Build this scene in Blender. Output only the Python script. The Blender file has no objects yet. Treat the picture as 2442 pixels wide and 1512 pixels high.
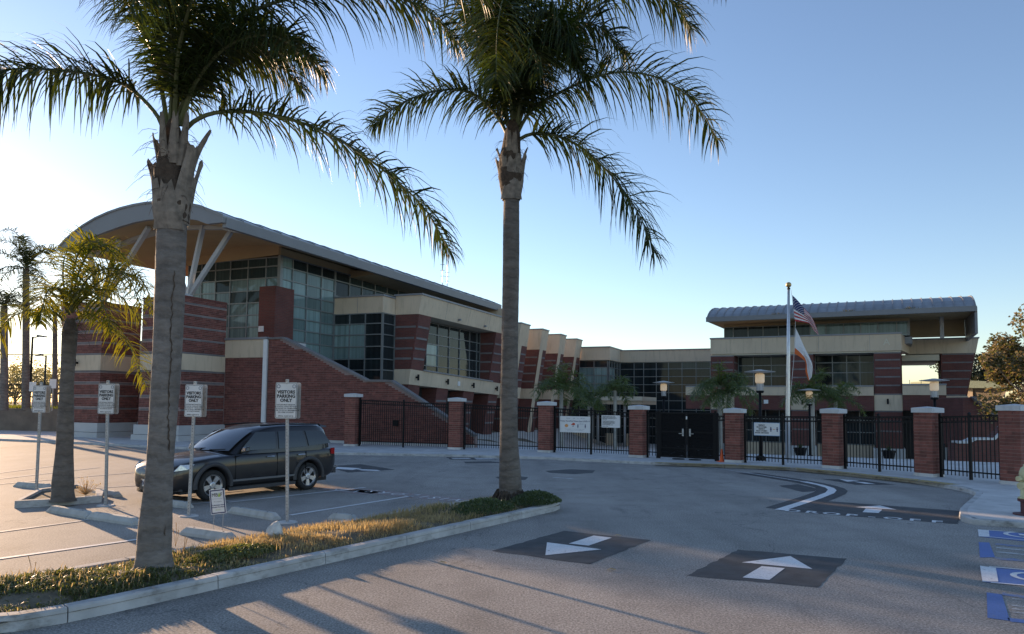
import bpy, bmesh, math, random
from mathutils import Matrix, Vector
random.seed(7)
RAD = math.radians
SC = bpy.context.scene
COL = SC.collection

# ------------------------------------------------------------------ camera
CAM_H, PITCH, ROLL = 2.25, RAD(3.7), RAD(.6)
FPX, PXC, PYC, PW, PH = 1763., 1220.5, 852., 2441., 1512.
CM = Matrix.Rotation(math.pi/2+PITCH, 3, 'X') @ Matrix.Rotation(ROLL, 3, 'Z')
cam = bpy.data.objects.new('camera', bpy.data.cameras.new('camera'))
COL.objects.link(cam)
cam.matrix_world = Matrix.Translation((0, 0, CAM_H)) @ CM.to_4x4()
cam.data.sensor_width = 36.
cam.data.lens = 36.*FPX/PW
cam.data.shift_y = (PYC-PH/2)/PW
cam.data.clip_end = 3000.
SC.camera = cam

# ------------------------------------------------------------------ light
SUN_AZ, SUN_EL = -43.2, 10.0            # degrees left of the view axis, above the horizon
world = bpy.data.worlds.new('World'); SC.world = world; world.use_nodes = True
wt = world.node_tree; wt.nodes.clear()
wo = wt.nodes.new('ShaderNodeOutputWorld'); wb = wt.nodes.new('ShaderNodeBackground')
sky = wt.nodes.new('ShaderNodeTexSky'); sky.sky_type = 'NISHITA'; sky.sun_disc = False
sky.sun_elevation = RAD(SUN_EL); sky.sun_rotation = RAD(SUN_AZ)
sky.altitude = 0.; sky.air_density = 1.0; sky.dust_density = 0.12; sky.ozone_density = 3.6
wb.inputs['Strength'].default_value = 0.15
wt.links.new(sky.outputs[0], wb.inputs[0]); wt.links.new(wb.outputs[0], wo.inputs[0])
sd = bpy.data.lights.new('sun', 'SUN'); sd.energy = 3.8; sd.angle = RAD(.55); sd.color = (1., .80, .56)
sun = bpy.data.objects.new('sun', sd); COL.objects.link(sun)
_az, _el = RAD(SUN_AZ), RAD(SUN_EL)
SDIR = Vector((math.sin(_az)*math.cos(_el), math.cos(_az)*math.cos(_el), math.sin(_el)))
sun.rotation_euler = SDIR.to_track_quat('Z', 'Y').to_euler()
SC.view_settings.view_transform = 'Standard'; SC.view_settings.look = 'None'
SC.view_settings.gamma = 1.; SC.view_settings.use_curve_mapping = False
SC.view_settings.exposure = 1.05
SC.view_settings.use_white_balance = True; SC.view_settings.white_balance_temperature = 8000.; SC.view_settings.white_balance_tint = 22.
SC.cycles.max_bounces = 6; SC.cycles.transparent_max_bounces = 8

# ------------------------------------------------------------------ helpers
def ray(x, y): return CM @ Vector(((x-PXC)/FPX, -(y-PYC)/FPX, -1.))
def at(x, y, Y):
    r = ray(x, y); return Vector((0, 0, CAM_H)) + r*(Y/r.y)
def gnd(x, y, z=0.):
    r = ray(x, y); return Vector((0, 0, CAM_H)) + r*((z-CAM_H)/r.z)
A_SCH = RAD(22.5)
FS = Matrix.Rotation(-A_SCH, 4, 'Z')                 # school frame: x = along fronts, y = depth
def S(u, v, z=0.): return FS @ Vector((u, v, z))
I4 = Matrix.Identity(4)

def root_m(o):
    m = I4
    while o is not None:
        m = o.matrix_basis @ m; o = o.parent
    return m
def tag(o, label=None, cat=None, group=None, kind=None):
    if label: o['label'] = label
    if cat: o['category'] = cat
    if group: o['group'] = group
    if kind: o['kind'] = kind
    return o
def empty(name, loc, rz=0., label=None, cat=None, group=None):
    o = bpy.data.objects.new(name, None); COL.objects.link(o)
    o.empty_display_size = .2
    o.location = loc; o.rotation_euler = (0, 0, rz)
    o.matrix_basis = Matrix.Translation(loc) @ Matrix.Rotation(rz, 4, 'Z')
    return tag(o, label, cat, group)
def link(name, me, parent=None, m=None):
    """link a (shared) mesh; m = world matrix"""
    o = bpy.data.objects.new(name, me); COL.objects.link(o)
    if parent is not None: o.parent = parent
    if m is not None:
        o.matrix_basis = root_m(parent).inverted() @ m if parent is not None else m
    return o

class MB:
    def __init__(self, frame=I4):
        self.v, self.f, self.mi, self.fr = [], [], [], frame
        self.cur = 0
    def add(self, vs, fs):
        b = len(self.v); self.v += [self.fr @ Vector(p) for p in vs]
        for f in fs: self.f.append([b+i for i in f]); self.mi.append(self.cur)
    def box(self, x0, x1, y0, y1, z0, z1):
        self.add([(x0,y0,z0),(x1,y0,z0),(x1,y1,z0),(x0,y1,z0),(x0,y0,z1),(x1,y0,z1),(x1,y1,z1),(x0,y1,z1)],
                 [(0,3,2,1),(4,5,6,7),(0,1,5,4),(1,2,6,5),(2,3,7,6),(3,0,4,7)])
        return self
    def hexa(self, p):
        """8 points: bottom ring then top ring"""
        self.add(p, [(0,3,2,1),(4,5,6,7),(0,1,5,4),(1,2,6,5),(2,3,7,6),(3,0,4,7)]); return self
    def extr(self, poly, vec):
        n = len(poly); vec = Vector(vec)
        a = [Vector(p) for p in poly]; b = [p+vec for p in a]
        self.add(a+b, [tuple(range(n))[::-1], tuple(range(n, 2*n))] + [(i, (i+1) % n, n+(i+1) % n, n+i) for i in range(n)])
        return self
    def quad(self, *p):
        self.add(p, [tuple(range(len(p)))]); return self
    def bar(self, a, b, w, h=None, up=(0,0,1)):
        """rectangular bar from a to b"""
        h = h or w; a, b = Vector(a), Vector(b); d = (b-a).normalized(); up = Vector(up)
        if abs(d.dot(up)) > .98: up = Vector((1,0,0))
        s = d.cross(up).normalized()*(w/2); t = s.cross(d).normalized()*(h/2)
        self.add([a-s-t, a+s-t, a+s+t, a-s+t, b-s-t, b+s-t, b+s+t, b-s+t],
                 [(0,3,2,1),(4,5,6,7),(0,1,5,4),(1,2,6,5),(2,3,7,6),(3,0,4,7)]); return self
    def tube(self, pts, rad, n=8, cap=True):
        pts = [Vector(p) for p in pts]; k = len(pts)
        rad = rad if isinstance(rad, (list, tuple)) else [rad]*k
        vs, ref = [], Vector((.137, .911, .39))
        for i, p in enumerate(pts):
            d = (pts[min(i+1, k-1)]-pts[max(i-1, 0)]).normalized()
            s = d.cross(ref)
            if s.length < .05: s = d.cross(Vector((1,0,0)))
            s.normalize(); t = d.cross(s)
            for j in range(n):
                a = 2*math.pi*j/n; vs.append(p+(s*math.cos(a)+t*math.sin(a))*rad[i])
        fs = [(i*n+j, i*n+(j+1) % n, (i+1)*n+(j+1) % n, (i+1)*n+j) for i in range(k-1) for j in range(n)]
        if cap: fs += [tuple(range(n))[::-1], tuple(range((k-1)*n, k*n))]
        self.add(vs, fs); return self
    def lathe(self, c, prof, n=16, axis=None):
        """prof = [(r, h)], around z through c (or along axis matrix)"""
        m = axis or I4; c = Vector(c); vs = []
        for r, h in prof:
            for j in range(n):
                a = 2*math.pi*j/n; vs.append(c + (m @ Vector((r*math.cos(a), r*math.sin(a), h))))
        k = len(prof)
        fs = [(i*n+j, i*n+(j+1) % n, (i+1)*n+(j+1) % n, (i+1)*n+j) for i in range(k-1) for j in range(n)]
        self.add(vs, fs); return self
    def mesh(self, name, mat, inv=None, smooth=False):
        me = bpy.data.meshes.new(name)
        vs = [inv @ p for p in self.v] if inv is not None else self.v
        me.from_pydata([tuple(p) for p in vs], [], self.f)
        ms = mat if isinstance(mat, (list, tuple)) else [mat]
        for m in ms: me.materials.append(m)
        if len(ms) > 1: me.polygons.foreach_set('material_index', self.mi)
        if smooth: me.polygons.foreach_set('use_smooth', [True]*len(self.f))
        me.update(); return me
    def build(self, name, mat, parent=None, smooth=False, kind=None, label=None):
        inv = root_m(parent).inverted() if parent is not None else None
        me = self.mesh(name, mat, inv, smooth)
        o = link(name, me); 
        if parent is not None: o.parent = parent
        if kind: o['kind'] = kind
        if label: o['label'] = label
        return o
def recenter(o):
    """move the origin of a top-level mesh to the middle of its base"""
    me = o.data; xs = [v.co for v in me.vertices]
    c = Vector(((min(p.x for p in xs)+max(p.x for p in xs))/2, (min(p.y for p in xs)+max(p.y for p in xs))/2, min(p.z for p in xs)))
    me.transform(Matrix.Translation(-c)); o.matrix_basis = Matrix.Translation(c); return o

# ------------------------------------------------------------------ materials
def nmat(name):
    m = bpy.data.materials.new(name); m.use_nodes = True
    t = m.node_tree; return m, t, t.nodes['Principled BSDF'], t.nodes['Material Output']
def N(t, typ, **kw):
    n = t.nodes.new(typ)
    for k, v in kw.items():
        if k in n.inputs.keys(): n.inputs[k].default_value = v
        else: setattr(n, k, v)
    return n
def ramp(t, fac, stops):
    r = t.nodes.new('ShaderNodeValToRGB')
    while len(r.color_ramp.elements) < len(stops): r.color_ramp.elements.new(.5)
    for e, (p, c) in zip(r.color_ramp.elements, stops):
        e.position = p; e.color = (*c, 1) if len(c) == 3 else c
    t.links.new(fac, r.inputs[0]); return r
def mixc(t, fac, a, b, mode='MIX'):
    m = t.nodes.new('ShaderNodeMix'); m.data_type = 'RGBA'; m.blend_type = mode
    for s, v in ((0, fac), (6, a), (7, b)):
        if hasattr(v, 'is_output') or hasattr(v, 'links'): t.links.new(v, m.inputs[s])
        else: m.inputs[s].default_value = v if s == 0 else ((*v, 1) if len(v) == 3 else v)
    return m.outputs[2]
def coords(t, scale=(1,1,1), world=False):
    if world:
        g = t.nodes.new('ShaderNodeNewGeometry'); o = g.outputs['Position']
    else:
        g = t.nodes.new('ShaderNodeTexCoord'); o = g.outputs['Object']
    mp = t.nodes.new('ShaderNodeMapping'); mp.inputs['Scale'].default_value = scale
    t.links.new(o, mp.inputs[0]); return mp.outputs[0]
def noise(t, vec, scale, detail=4, rough=.55):
    n = N(t, 'ShaderNodeTexNoise'); n.inputs['Scale'].default_value = scale
    n.inputs['Detail'].default_value = detail; n.inputs['Roughness'].default_value = rough
    t.links.new(vec, n.inputs['Vector']); return n.outputs['Fac']
def bump(t, b, h, strength=.3, dist=.01):
    n = N(t, 'ShaderNodeBump'); n.inputs['Strength'].default_value = strength; n.inputs['Distance'].default_value = dist
    t.links.new(h, n.inputs['Height']); t.links.new(n.outputs[0], b.inputs['Normal'])
def simple(name, col, rough=.6, metal=0., var=.18, scale=6., bmp=.0, bscale=60., randobj=0., spec=.5, world=True, dirt=None, dscale=(1.6, 1.6, .25)):
    """plain paint / stucco / metal: base colour with soft blotches, optional fine bump and per-object shift"""
    m, t, b, o = nmat(name)
    vec = coords(t, world=world)
    n = noise(t, vec, scale, 5)
    lo = tuple(c*(1-var) for c in col); hi = tuple(min(1, c*(1+var)) for c in col)
    c = ramp(t, n, [(.3, lo), (.7, hi)]).outputs[0]
    if dirt:
        d = noise(t, coords(t, dscale, world), 2.2, 6, .65)
        c = mixc(t, ramp(t, d, [(.52, (0,0,0)), (.75, (1,1,1))]).outputs[0], c, dirt)
    if randobj:
        oi = t.nodes.new('ShaderNodeObjectInfo')
        k = ramp(t, oi.outputs['Random'], [(0, (1-randobj,)*3), (1, (1+randobj,)*3)]).outputs[0]
        c = mixc(t, 1., c, k, 'MULTIPLY')
    t.links.new(c, b.inputs['Base Color'])
    b.inputs['Roughness'].default_value = rough; b.inputs['Metallic'].default_value = metal
    b.inputs['Specular IOR Level'].default_value = spec
    if bmp: bump(t, b, noise(t, vec, bscale, 4), bmp, .01)
    return m
def leafmat(name, c1, c2, trans=.45, tip=None, rough=.45, tint=(1.9, 1.75, .7)):
    """leaf blade: two-sided diffuse with light coming through"""
    m, t, b, o = nmat(name)
    vec = coords(t, world=True); n = noise(t, vec, 2.3, 4)
    n2 = N(t, 'ShaderNodeTexWhiteNoise'); g = t.nodes.new('ShaderNodeNewGeometry')
    c = ramp(t, n, [(.3, c1), (.7, c2)]).outputs[0]
    c = mixc(t, .35, c, ramp(t, g.outputs['Random Per Island'], [(0, c1), (.8, c2), (1, tip or c2)]).outputs[0])
    t.links.new(c, b.inputs['Base Color']); b.inputs['Roughness'].default_value = rough
    b.inputs['Specular IOR Level'].default_value = .4
    tr = t.nodes.new('ShaderNodeBsdfTranslucent')
    tc = mixc(t, 1., c, tint, 'MULTIPLY'); t.links.new(tc, tr.inputs[0])
    mx = t.nodes.new('ShaderNodeMixShader'); mx.inputs[0].default_value = trans
    t.links.new(b.outputs[0], mx.inputs[1]); t.links.new(tr.outputs[0], mx.inputs[2]); t.links.new(mx.outputs[0], o.inputs[0])
    return m
def brickmat(name, c1, c2, mortar, bw=.4, bh=.1, ms=.012):
    """distant brickwork on axis-aligned walls (object space: x+y along, z up)"""
    m, t, b, o = nmat(name)
    tc = t.nodes.new('ShaderNodeTexCoord'); sx = t.nodes.new('ShaderNodeSeparateXYZ'); t.links.new(tc.outputs['Object'], sx.inputs[0])
    ad = N(t, 'ShaderNodeMath', operation='ADD'); t.links.new(sx.outputs[0], ad.inputs[0]); t.links.new(sx.outputs[1], ad.inputs[1])
    cx = t.nodes.new('ShaderNodeCombineXYZ'); t.links.new(ad.outputs[0], cx.inputs[0]); t.links.new(sx.outputs[2], cx.inputs[1])
    br = N(t, 'ShaderNodeTexBrick'); br.inputs['Scale'].default_value = 1.
    br.inputs['Brick Width'].default_value = bw; br.inputs['Row Height'].default_value = bh
    br.inputs['Mortar Size'].default_value = ms; br.inputs['Mortar Smooth'].default_value = .3; br.inputs['Bias'].default_value = -.1
    br.inputs['Color1'].default_value = (*c1, 1); br.inputs['Color2'].default_value = (*c2, 1); br.inputs['Mortar'].default_value = (*mortar, 1)
    t.links.new(cx.outputs[0], br.inputs['Vector'])
    n = noise(t, tc.outputs['Object'], .8, 5)
    k = ramp(t, n, [(.3, (.78,)*3), (.7, (1.15,)*3)]).outputs[0]
    t.links.new(mixc(t, 1., br.outputs['Color'], k, 'MULTIPLY'), b.inputs['Base Color'])
    b.inputs['Roughness'].default_value = .85
    iv = N(t, 'ShaderNodeMath', operation='SUBTRACT'); iv.inputs[0].default_value = 1.; t.links.new(br.outputs['Fac'], iv.inputs[1])
    bump(t, b, iv.outputs[0], .5, .01)
    return m
def glassmat(name, col, var=.25, rough=.04, ior=1.45, spec=.28):
    m, t, b, o = nmat(name)
    oi = t.nodes.new('ShaderNodeObjectInfo')
    k = ramp(t, oi.outputs['Random'], [(0, (1-var,)*3), (1, (1+var,)*3)]).outputs[0]
    n = noise(t, coords(t, (4, 4, .12), True), 1.4, 4)
    k2 = ramp(t, n, [(.3, (.68,)*3), (.5, (1.,)*3), (.7, (1.28,)*3)]).outputs[0]
    c = mixc(t, 1., mixc(t, 1., col, k, 'MULTIPLY'), k2, 'MULTIPLY')
    t.links.new(c, b.inputs['Base Color'])
    b.inputs['Roughness'].default_value = rough; b.inputs['IOR'].default_value = ior; b.inputs['Specular IOR Level'].default_value = spec
    bump(t, b, noise(t, coords(t, world=True), 1.1, 2), .03, .02)
    return m
M = {}
def asphalt():
    m, t, b, o = nmat('asphalt')
    vec = coords(t, world=True)
    big = noise(t, vec, .16, 6, .6); mid = noise(t, vec, 1.1, 6, .65); fine = noise(t, vec, 38., 4, .8); grit = noise(t, vec, 130., 2, .6)
    c = ramp(t, big, [(.3, (.255, .232, .206)), (.7, (.340, .310, .277))]).outputs[0]
    c = mixc(t, 1., c, ramp(t, mid, [(.25, (.76,)*3), (.5, (1.0,)*3), (.8, (1.12,)*3)]).outputs[0], 'MULTIPLY')
    c = mixc(t, 1., c, ramp(t, fine, [(.32, (.25,)*3), (.5, (.98,)*3), (.68, (2.0,)*3)]).outputs[0], 'MULTIPLY')
    trk = noise(t, coords(t, (.9, .16, 1), True), .8, 5, .6)
    c = mixc(t, 1., c, ramp(t, trk, [(.35, (.82,)*3), (.52, (1.,)*3), (.72, (1.12,)*3)]).outputs[0], 'MULTIPLY')
    dr = noise(t, vec, 2.6, 3, .5)
    c = mixc(t, ramp(t, dr, [(.70, (0,)*3), (.76, (.6,)*3)]).outputs[0], c, (.085, .083, .08))
    st = noise(t, coords(t, (1, .35, 1), True), .55, 7, .7)
    c = mixc(t, ramp(t, st, [(.6, (0,)*3), (.74, (.75,)*3)]).outputs[0], c, (.07, .07, .072))
    # hairline cracks
    vo = N(t, 'ShaderNodeTexVoronoi', feature='DISTANCE_TO_EDGE'); vo.inputs['Scale'].default_value = .16
    wp = t.nodes.new('ShaderNodeVectorMath'); wp.operation = 'ADD'
    nn = N(t, 'ShaderNodeTexNoise'); nn.inputs['Scale'].default_value = 1.3; nn.inputs['Detail'].default_value = 5; t.links.new(vec, nn.inputs['Vector'])
    sc = t.nodes.new('ShaderNodeVectorMath'); sc.operation = 'SCALE'; sc.inputs['Scale'].default_value = 1.4; t.links.new(nn.outputs['Color'], sc.inputs[0])
    t.links.new(vec, wp.inputs[0]); t.links.new(sc.outputs[0], wp.inputs[1]); t.links.new(wp.outputs[0], vo.inputs['Vector'])
    c = mixc(t, ramp(t, vo.outputs['Distance'], [(0., (.5,)*3), (.0035, (0,)*3)]).outputs[0], c, (.05, .05, .05))
    t.links.new(c, b.inputs['Base Color']); b.inputs['Roughness'].default_value = .82
    bump(t, b, fine, .55, .006); return m
def paint(name, col, wear=.5, under=(.27, .26, .25)):
    m, t, b, o = nmat(name)
    vec = coords(t, world=True)
    n = noise(t, vec, 9., 8, .75); n2 = noise(t, vec, 1.3, 4)
    c = ramp(t, n2, [(.3, tuple(x*.85 for x in col)), (.7, col)]).outputs[0]
    w = ramp(t, n, [(wear-.04, (1,)*3), (wear+.05, (0,)*3)]).outputs[0]
    c = mixc(t, w, c, under)
    g = noise(t, vec, 60., 2); c = mixc(t, 1., c, ramp(t, g, [(.3, (.8,)*3), (.6, (1.06,)*3)]).outputs[0], 'MULTIPLY')
    t.links.new(c, b.inputs['Base Color']); b.inputs['Roughness'].default_value = .65
    return m
M['asphalt'] = asphalt()
M['seal'] = simple('seal_coat', (.060, .060, .061), .8, var=.35, scale=3., bmp=.5, bscale=70.)
M['paint_w'] = paint('white_paint', (.80, .80, .79), .37)
M['paint_worn'] = paint('worn_white_paint', (.55, .55, .54), .46)
M['paint_b'] = paint('blue_paint', (.075, .18, .46), .34)
M['paint_bworn'] = paint('worn_blue_paint', (.11, .20, .42), .5)
M['paint_red'] = paint('faded_red_paint', (.34, .19, .16), .50)
M['paint_y'] = paint('faded_yellow_paint', (.55, .36, .09), .47, (.3, .29, .27))
M['concrete'] = simple('concrete', (.54, .53, .51), .85, var=.16, scale=1.2, bmp=.25, bscale=45., dirt=(.40, .385, .36))
M['kerb'] = simple('kerb_concrete', (.46, .455, .44), .85, var=.2, scale=2.5, bmp=.35, bscale=30., dirt=(.15, .142, .125), dscale=(1.2, 1.2, 2.5))
M['plaza'] = simple('plaza_concrete', (.52, .50, .46), .85, var=.12, scale=.6, bmp=.2, bscale=30.)
M['stop'] = simple('wheel_stop_concrete', (.47, .47, .44), .85, var=.15, scale=4., bmp=.3, bscale=40., dirt=(.3, .29, .26))
M['soil'] = simple('soil', (.15, .12, .08), .95, var=.35, scale=8., bmp=.6, bscale=30.)
M['earth'] = simple('dry_earth', (.20, .15, .10), .95, var=.3, scale=.4, bmp=.4, bscale=10.)
M['stucco'] = simple('cream_stucco', (.62, .485, .345), .85, var=.08, scale=.5, bmp=.25, bscale=80., dirt=(.46, .36, .255))
M['stucco_w'] = simple('pale_stucco', (.66, .60, .47), .85, var=.06, scale=.5, bmp=.2, bscale=80.)
M['brickfar'] = brickmat('brickwork', (.172, .047, .036), (.132, .037, .030), (.11, .072, .061))
M['brick'] = simple('brick', (.182, .056, .043), .85, var=.25, scale=5., bmp=.3, bscale=60., randobj=.28)
M['brick_p'] = simple('pillar_brick', (.222, .070, .053), .85, var=.25, scale=6., bmp=.3, bscale=60., randobj=.26)
M['mortar'] = simple('mortar', (.33, .24, .20), .95, var=.12, scale=8., bmp=.3)
M['mortar_d'] = simple('dark_mortar', (.30, .21, .19), .95, var=.12, scale=8., bmp=.3)
M['band'] = simple('grey_block', (.175, .16, .155), .85, var=.14, scale=2.5, bmp=.25, bscale=50., randobj=.12)
M['plinth'] = simple('plinth_concrete', (.48, .48, .47), .85, var=.08, scale=.8, bmp=.2, bscale=40.)
M['cap'] = simple('pillar_cap', (.56, .56, .55), .8, var=.07, scale=1.6, bmp=.2, bscale=50., dirt=(.42, .41, .39))
M['metal_roof'] = simple('zinc_roof', (.29, .30, .31), .45, .3, var=.16, scale=.9, bmp=.05, bscale=8., randobj=.10)
M['fascia'] = simple('grey_fascia', (.20, .205, .21), .5, .1, var=.06, scale=.5)
M['coping'] = simple('grey_coping', (.24, .25, .26), .5, .2, var=.08, scale=.7)
M['soffit'] = simple('tan_soffit', (.42, .295, .16), .8, var=.08, scale=.5)
M['steel_w'] = simple('pale_steel', (.40, .40, .395), .45, .1, var=.06, scale=1.)
M['mullion'] = simple('aluminium_mullion', (.20, .22, .22), .4, .3, var=.08, scale=1.)
M['pane_teal'] = glassmat('teal_pane', (.15, .235, .23), .35, spec=.5)
M['pane_dark'] = glassmat('dark_pane', (.018, .026, .028))
M['pane_mid'] = glassmat('dim_pane', (.036, .058, .058))
M['black'] = simple('black_metal', (.008, .008, .009), .55, .0, var=.15, scale=3., spec=.2)
M['inside'] = simple('interior_dark', (.03, .03, .03), .9)
M['steel_g'] = simple('galvanised_steel', (.42, .42, .41), .5, .5, var=.2, scale=20.)
M['sign_w'] = simple('sign_white', (.72, .72, .70), .5, var=.05, scale=4.)
M['ink'] = simple('black_ink', (.02, .02, .022), .6)
M['ink_grey'] = simple('grey_ink', (.30, .32, .36), .6)
M['navy'] = simple('navy_ink', (.02, .025, .10), .6)
M['lime'] = simple('lime_ink', (.33, .48, .05), .6)
M['orange'] = simple('orange_ink', (.75, .30, .10), .6)
M['red'] = simple('red_ink', (.62, .06, .02), .6)

# ------------------------------------------------------------------ text as mesh
def text_mesh(s, size=1., align='CENTER', bold=0., spacing=1.):
    cu = bpy.data.curves.new('text', 'FONT'); cu.body = s; cu.size = size; cu.align_x = align; cu.align_y = 'CENTER'
    cu.offset = bold; cu.resolution_u = 2; cu.space_character = spacing
    o = bpy.data.objects.new('text', cu)
    me = bpy.data.meshes.new_from_object(o)
    bpy.data.objects.remove(o); bpy.data.curves.remove(cu); return me
def text(name, s, size, mat, parent, m, align='CENTER', bold=0., spacing=1.):
    me = text_mesh(s, size, align, bold, spacing); me.materials.clear(); me.materials.append(mat)
    return link(name, me, parent, m)
def face_m(o, right, up):
    """matrix with local x = right, y = up, z = out of the face"""
    r = Vector(right).normalized(); u = Vector(up).normalized(); n = r.cross(u).normalized(); u = n.cross(r)
    m = Matrix((r, u, n)).transposed().to_4x4(); m.translation = Vector(o); return m
def arc(c, r, a0, a1, n): return [(c[0]+r*math.cos(a0+(a1-a0)*i/n), c[1]+r*math.sin(a0+(a1-a0)*i/n)) for i in range(n+1)]
# ================================================================== terrain, lot, pavements
def terrain(u, v):
    d = max(0., min(1., (u+28.)/6.))                  # the court falls away behind the fence
    if v < 34.5: z = 0.
    elif v < 66.: z = -(v-34.5)*.054
    else: z = -1.70-min(14., v-66.)*.03
    return z*d
mb = MB(FS)
us = [-900,-500,-250,-120,-80,-60,-45,-34,-28,-25,-22,-10,0,10,20,40,80,150,300,600,900]
vs = [-600,-300,-120,-40,0,20,34.5,40,46,52,58,66,80,100,140,220,400,900]
mb.add([(u, v, terrain(u, v)-.03) for v in vs for u in us],
       [(j*len(us)+i, j*len(us)+i+1, (j+1)*len(us)+i+1, (j+1)*len(us)+i) for j in range(len(vs)-1) for i in range(len(us)-1)])
tag(mb.build('ground', M['earth']), kind='structure')

# kerb line of the school pavement (foot of the kerb, plan points)
KERB_PX = [(0,1051),(96,1055),(208,1060),(351,1068),(560,1076),(790,1084),(1060,1089),(1285,1095),(1530,1107),(1755,1116),(1881,1121),(2013,1134),(2174,1151),(2249,1163),(2291,1171),(2315,1178),(2326,1185),(2318,1194),(2303,1207),(2288,1221),(2285,1229),(2287,1238),(2296,1246),(2324,1252),(2441,1259)]
KERB = [gnd(*p).xy for p in KERB_PX]
KERB = [S(-75, 28.4).xy] + KERB + [KERB[-1]+(KERB[-1]-KERB[-2])*1.0, KERB[-1]+(KERB[-1]-KERB[-2]).normalized()*40]
HK = .11
BACK = [S(-75, 36.).xy, S(-26, 36.).xy, S(-12, 36.).xy, S(0, 36.).xy, S(14, 34.5).xy, S(40, 30).xy]
far_r = Vector((60., -6.))
mb = MB()
fr = [Vector((120, -60)), Vector((-160, -60)), Vector((-160, 66))]
poly = [(-160, -80, 0), (120, -80, 0), (120, KERB[-1].y, 0)] + [(k.x, k.y, 0) for k in reversed(KERB)] + [(-160, KERB[0].y+35, 0)]
mb.quad(*poly)
LOT = tag(mb.build('parking_lot', M['asphalt']), kind='structure')
# pavement slab + kerb stones
KW = .16
def offset_line(pts, d):
    out = []
    for i, p in enumerate(pts):
        a = pts[max(i-1, 0)]; b = pts[min(i+1, len(pts)-1)]; t = (b-a).normalized()
        out.append(p+Vector((-t.y, t.x))*d)
    return out
KIN = offset_line(KERB, KW)
mb = MB()
inner = [Vector((k.x, k.y)) for k in KIN]
pav = [(k.x, k.y, HK) for k in inner] + [(k.x, k.y, HK) for k in reversed(BACK)]
PAVE = None
pb = MB(); pb.quad(*pav)
PAVE = tag(pb.build('pavement', M['concrete']), kind='structure')
bm_ = bmesh.new(); bm_.from_mesh(PAVE.data); bmesh.ops.triangulate(bm_, faces=bm_.faces); bm_.to_mesh(PAVE.data); bm_.free()
bm_ = bmesh.new(); bm_.from_mesh(LOT.data); bmesh.ops.triangulate(bm_, faces=bm_.faces); bm_.to_mesh(LOT.data); bm_.free()
def kerb_run(parent, line, w, h, seg, mat, side=1, name='kerb_stone', gap=.012, z0=-.02):
    """kerb stones following a plan polyline, w wide to the left (side=1)"""
    L = [0.]
    for a, b in zip(line, line[1:]): L.append(L[-1]+(b-a).length)
    def P(s):
        s = max(0., min(L[-1]-1e-6, s)); i = 0
        while L[i+1] < s: i += 1
        f = (s-L[i])/(L[i+1]-L[i]); return line[i].lerp(line[i+1], f)
    def T(s): return (P(s+.12)-P(s-.12)).normalized()
    n = max(1, round(L[-1]/seg)); out = []
    for k in range(n):
        a, b = k*L[-1]/n+gap/2, (k+1)*L[-1]/n-gap/2
        m = MB(); st = max(2, int((b-a)/.35)+1); vs = []
        for i in range(st):
            s = a+(b-a)*i/(st-1); p = P(s); t = T(s); nn = Vector((-t.y, t.x))*side
            dz = random.uniform(-.004, .004) if i in (0, st-1) else 0
            for d, z in ((0, z0), (.012, h-.02+dz), (.03, h+dz), (w, h+dz), (w, z0)):
                q = p+nn*d; vs.append((q.x, q.y, z))
        fs = [(i*5+j, i*5+j+1, (i+1)*5+j+1, (i+1)*5+j) for i in range(st-1) for j in range(4)] + [(0,1,2,3,4), tuple(range((st-1)*5, st*5))]
        m.add(vs, fs); out.append(m.build(name, mat, parent))
    return out
kerb_run(PAVE, KERB, KW, HK, 3., M['kerb'])
# yellow warning strip along the flush part of the pavement edge
yl = [gnd(x, y, HK) for x, y in [(1560,1104),(1756,1110),(1881,1116),(2013,1128),(2174,1145),(2262,1156)]]
mb = MB()
for a, b in zip(yl, yl[1:]):
    t = (b-a).normalized(); n = Vector((-t.y, t.x, 0))*.42; z = Vector((0,0,.005)); mb.quad(a+z, b+z, b+n+z, a+n+z)
mb.build('warning_strip', M['paint_y'], PAVE)
# school court
mb = MB(FS)
us = [-27,-22,-15,-10,-5,0,5,10,16,24,34]; vs = [34.3,36,40,46,52,58,66,74,82,92]
mb.add([(u, v, terrain(u, v)+.012 if v > 36.2 else HK-.006) for v in vs for u in us],
       [(j*len(us)+i, j*len(us)+i+1, (j+1)*len(us)+i+1, (j+1)*len(us)+i) for j in range(len(vs)-1) for i in range(len(us)-1)])
COURT = tag(mb.build('court', M['plaza']), kind='structure')

# ------------------------------------------------------------------ markings (flat paint on the lot)
Z1, Z2, Z3 = .004, .008, .012
def flat(name, pts, mat, z, px=True, label=None):
    m = MB(); q = []
    for p in pts:
        g = gnd(*p) if px else Vector((p[0], p[1], 0)); q.append((g.x, g.y, z))
    if name == 'sealed_patch':                       # hand-rolled edge, slightly ragged
        rg = []
        for a, b in zip(q, q[1:]+q[:1]):
            A, B_ = Vector(a), Vector(b); k = max(2, int((B_-A).length/.14))
            for i in range(k): p = A.lerp(B_, i/k); rg.append((p.x+random.uniform(-.018,.018), p.y+random.uniform(-.018,.018), z))
        q = rg
    m.quad(*q); o = m.build(name, mat, LOT, label=label)
    if name == 'sealed_patch':
        b_ = bmesh.new(); b_.from_mesh(o.data); bmesh.ops.triangulate(b_, faces=b_.faces); b_.to_mesh(o.data); b_.free()
    return o
flat('sealed_patch', [(1173,1314),(1344,1266),(1552,1288),(1405,1346)], M['seal'], Z1)
flat('sealed_patch', [(1637,1373),(1760,1311),(2020,1333),(1949,1401)], M['seal'], Z1)
flat('sealed_patch', [(1872,1219),(1956,1194),(2296,1219),(2284,1250)], M['seal'], Z1)
flat('arrow_head', [(1304,1294),(1300,1325),(1434,1311)], M['paint_w'], Z2)
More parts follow.
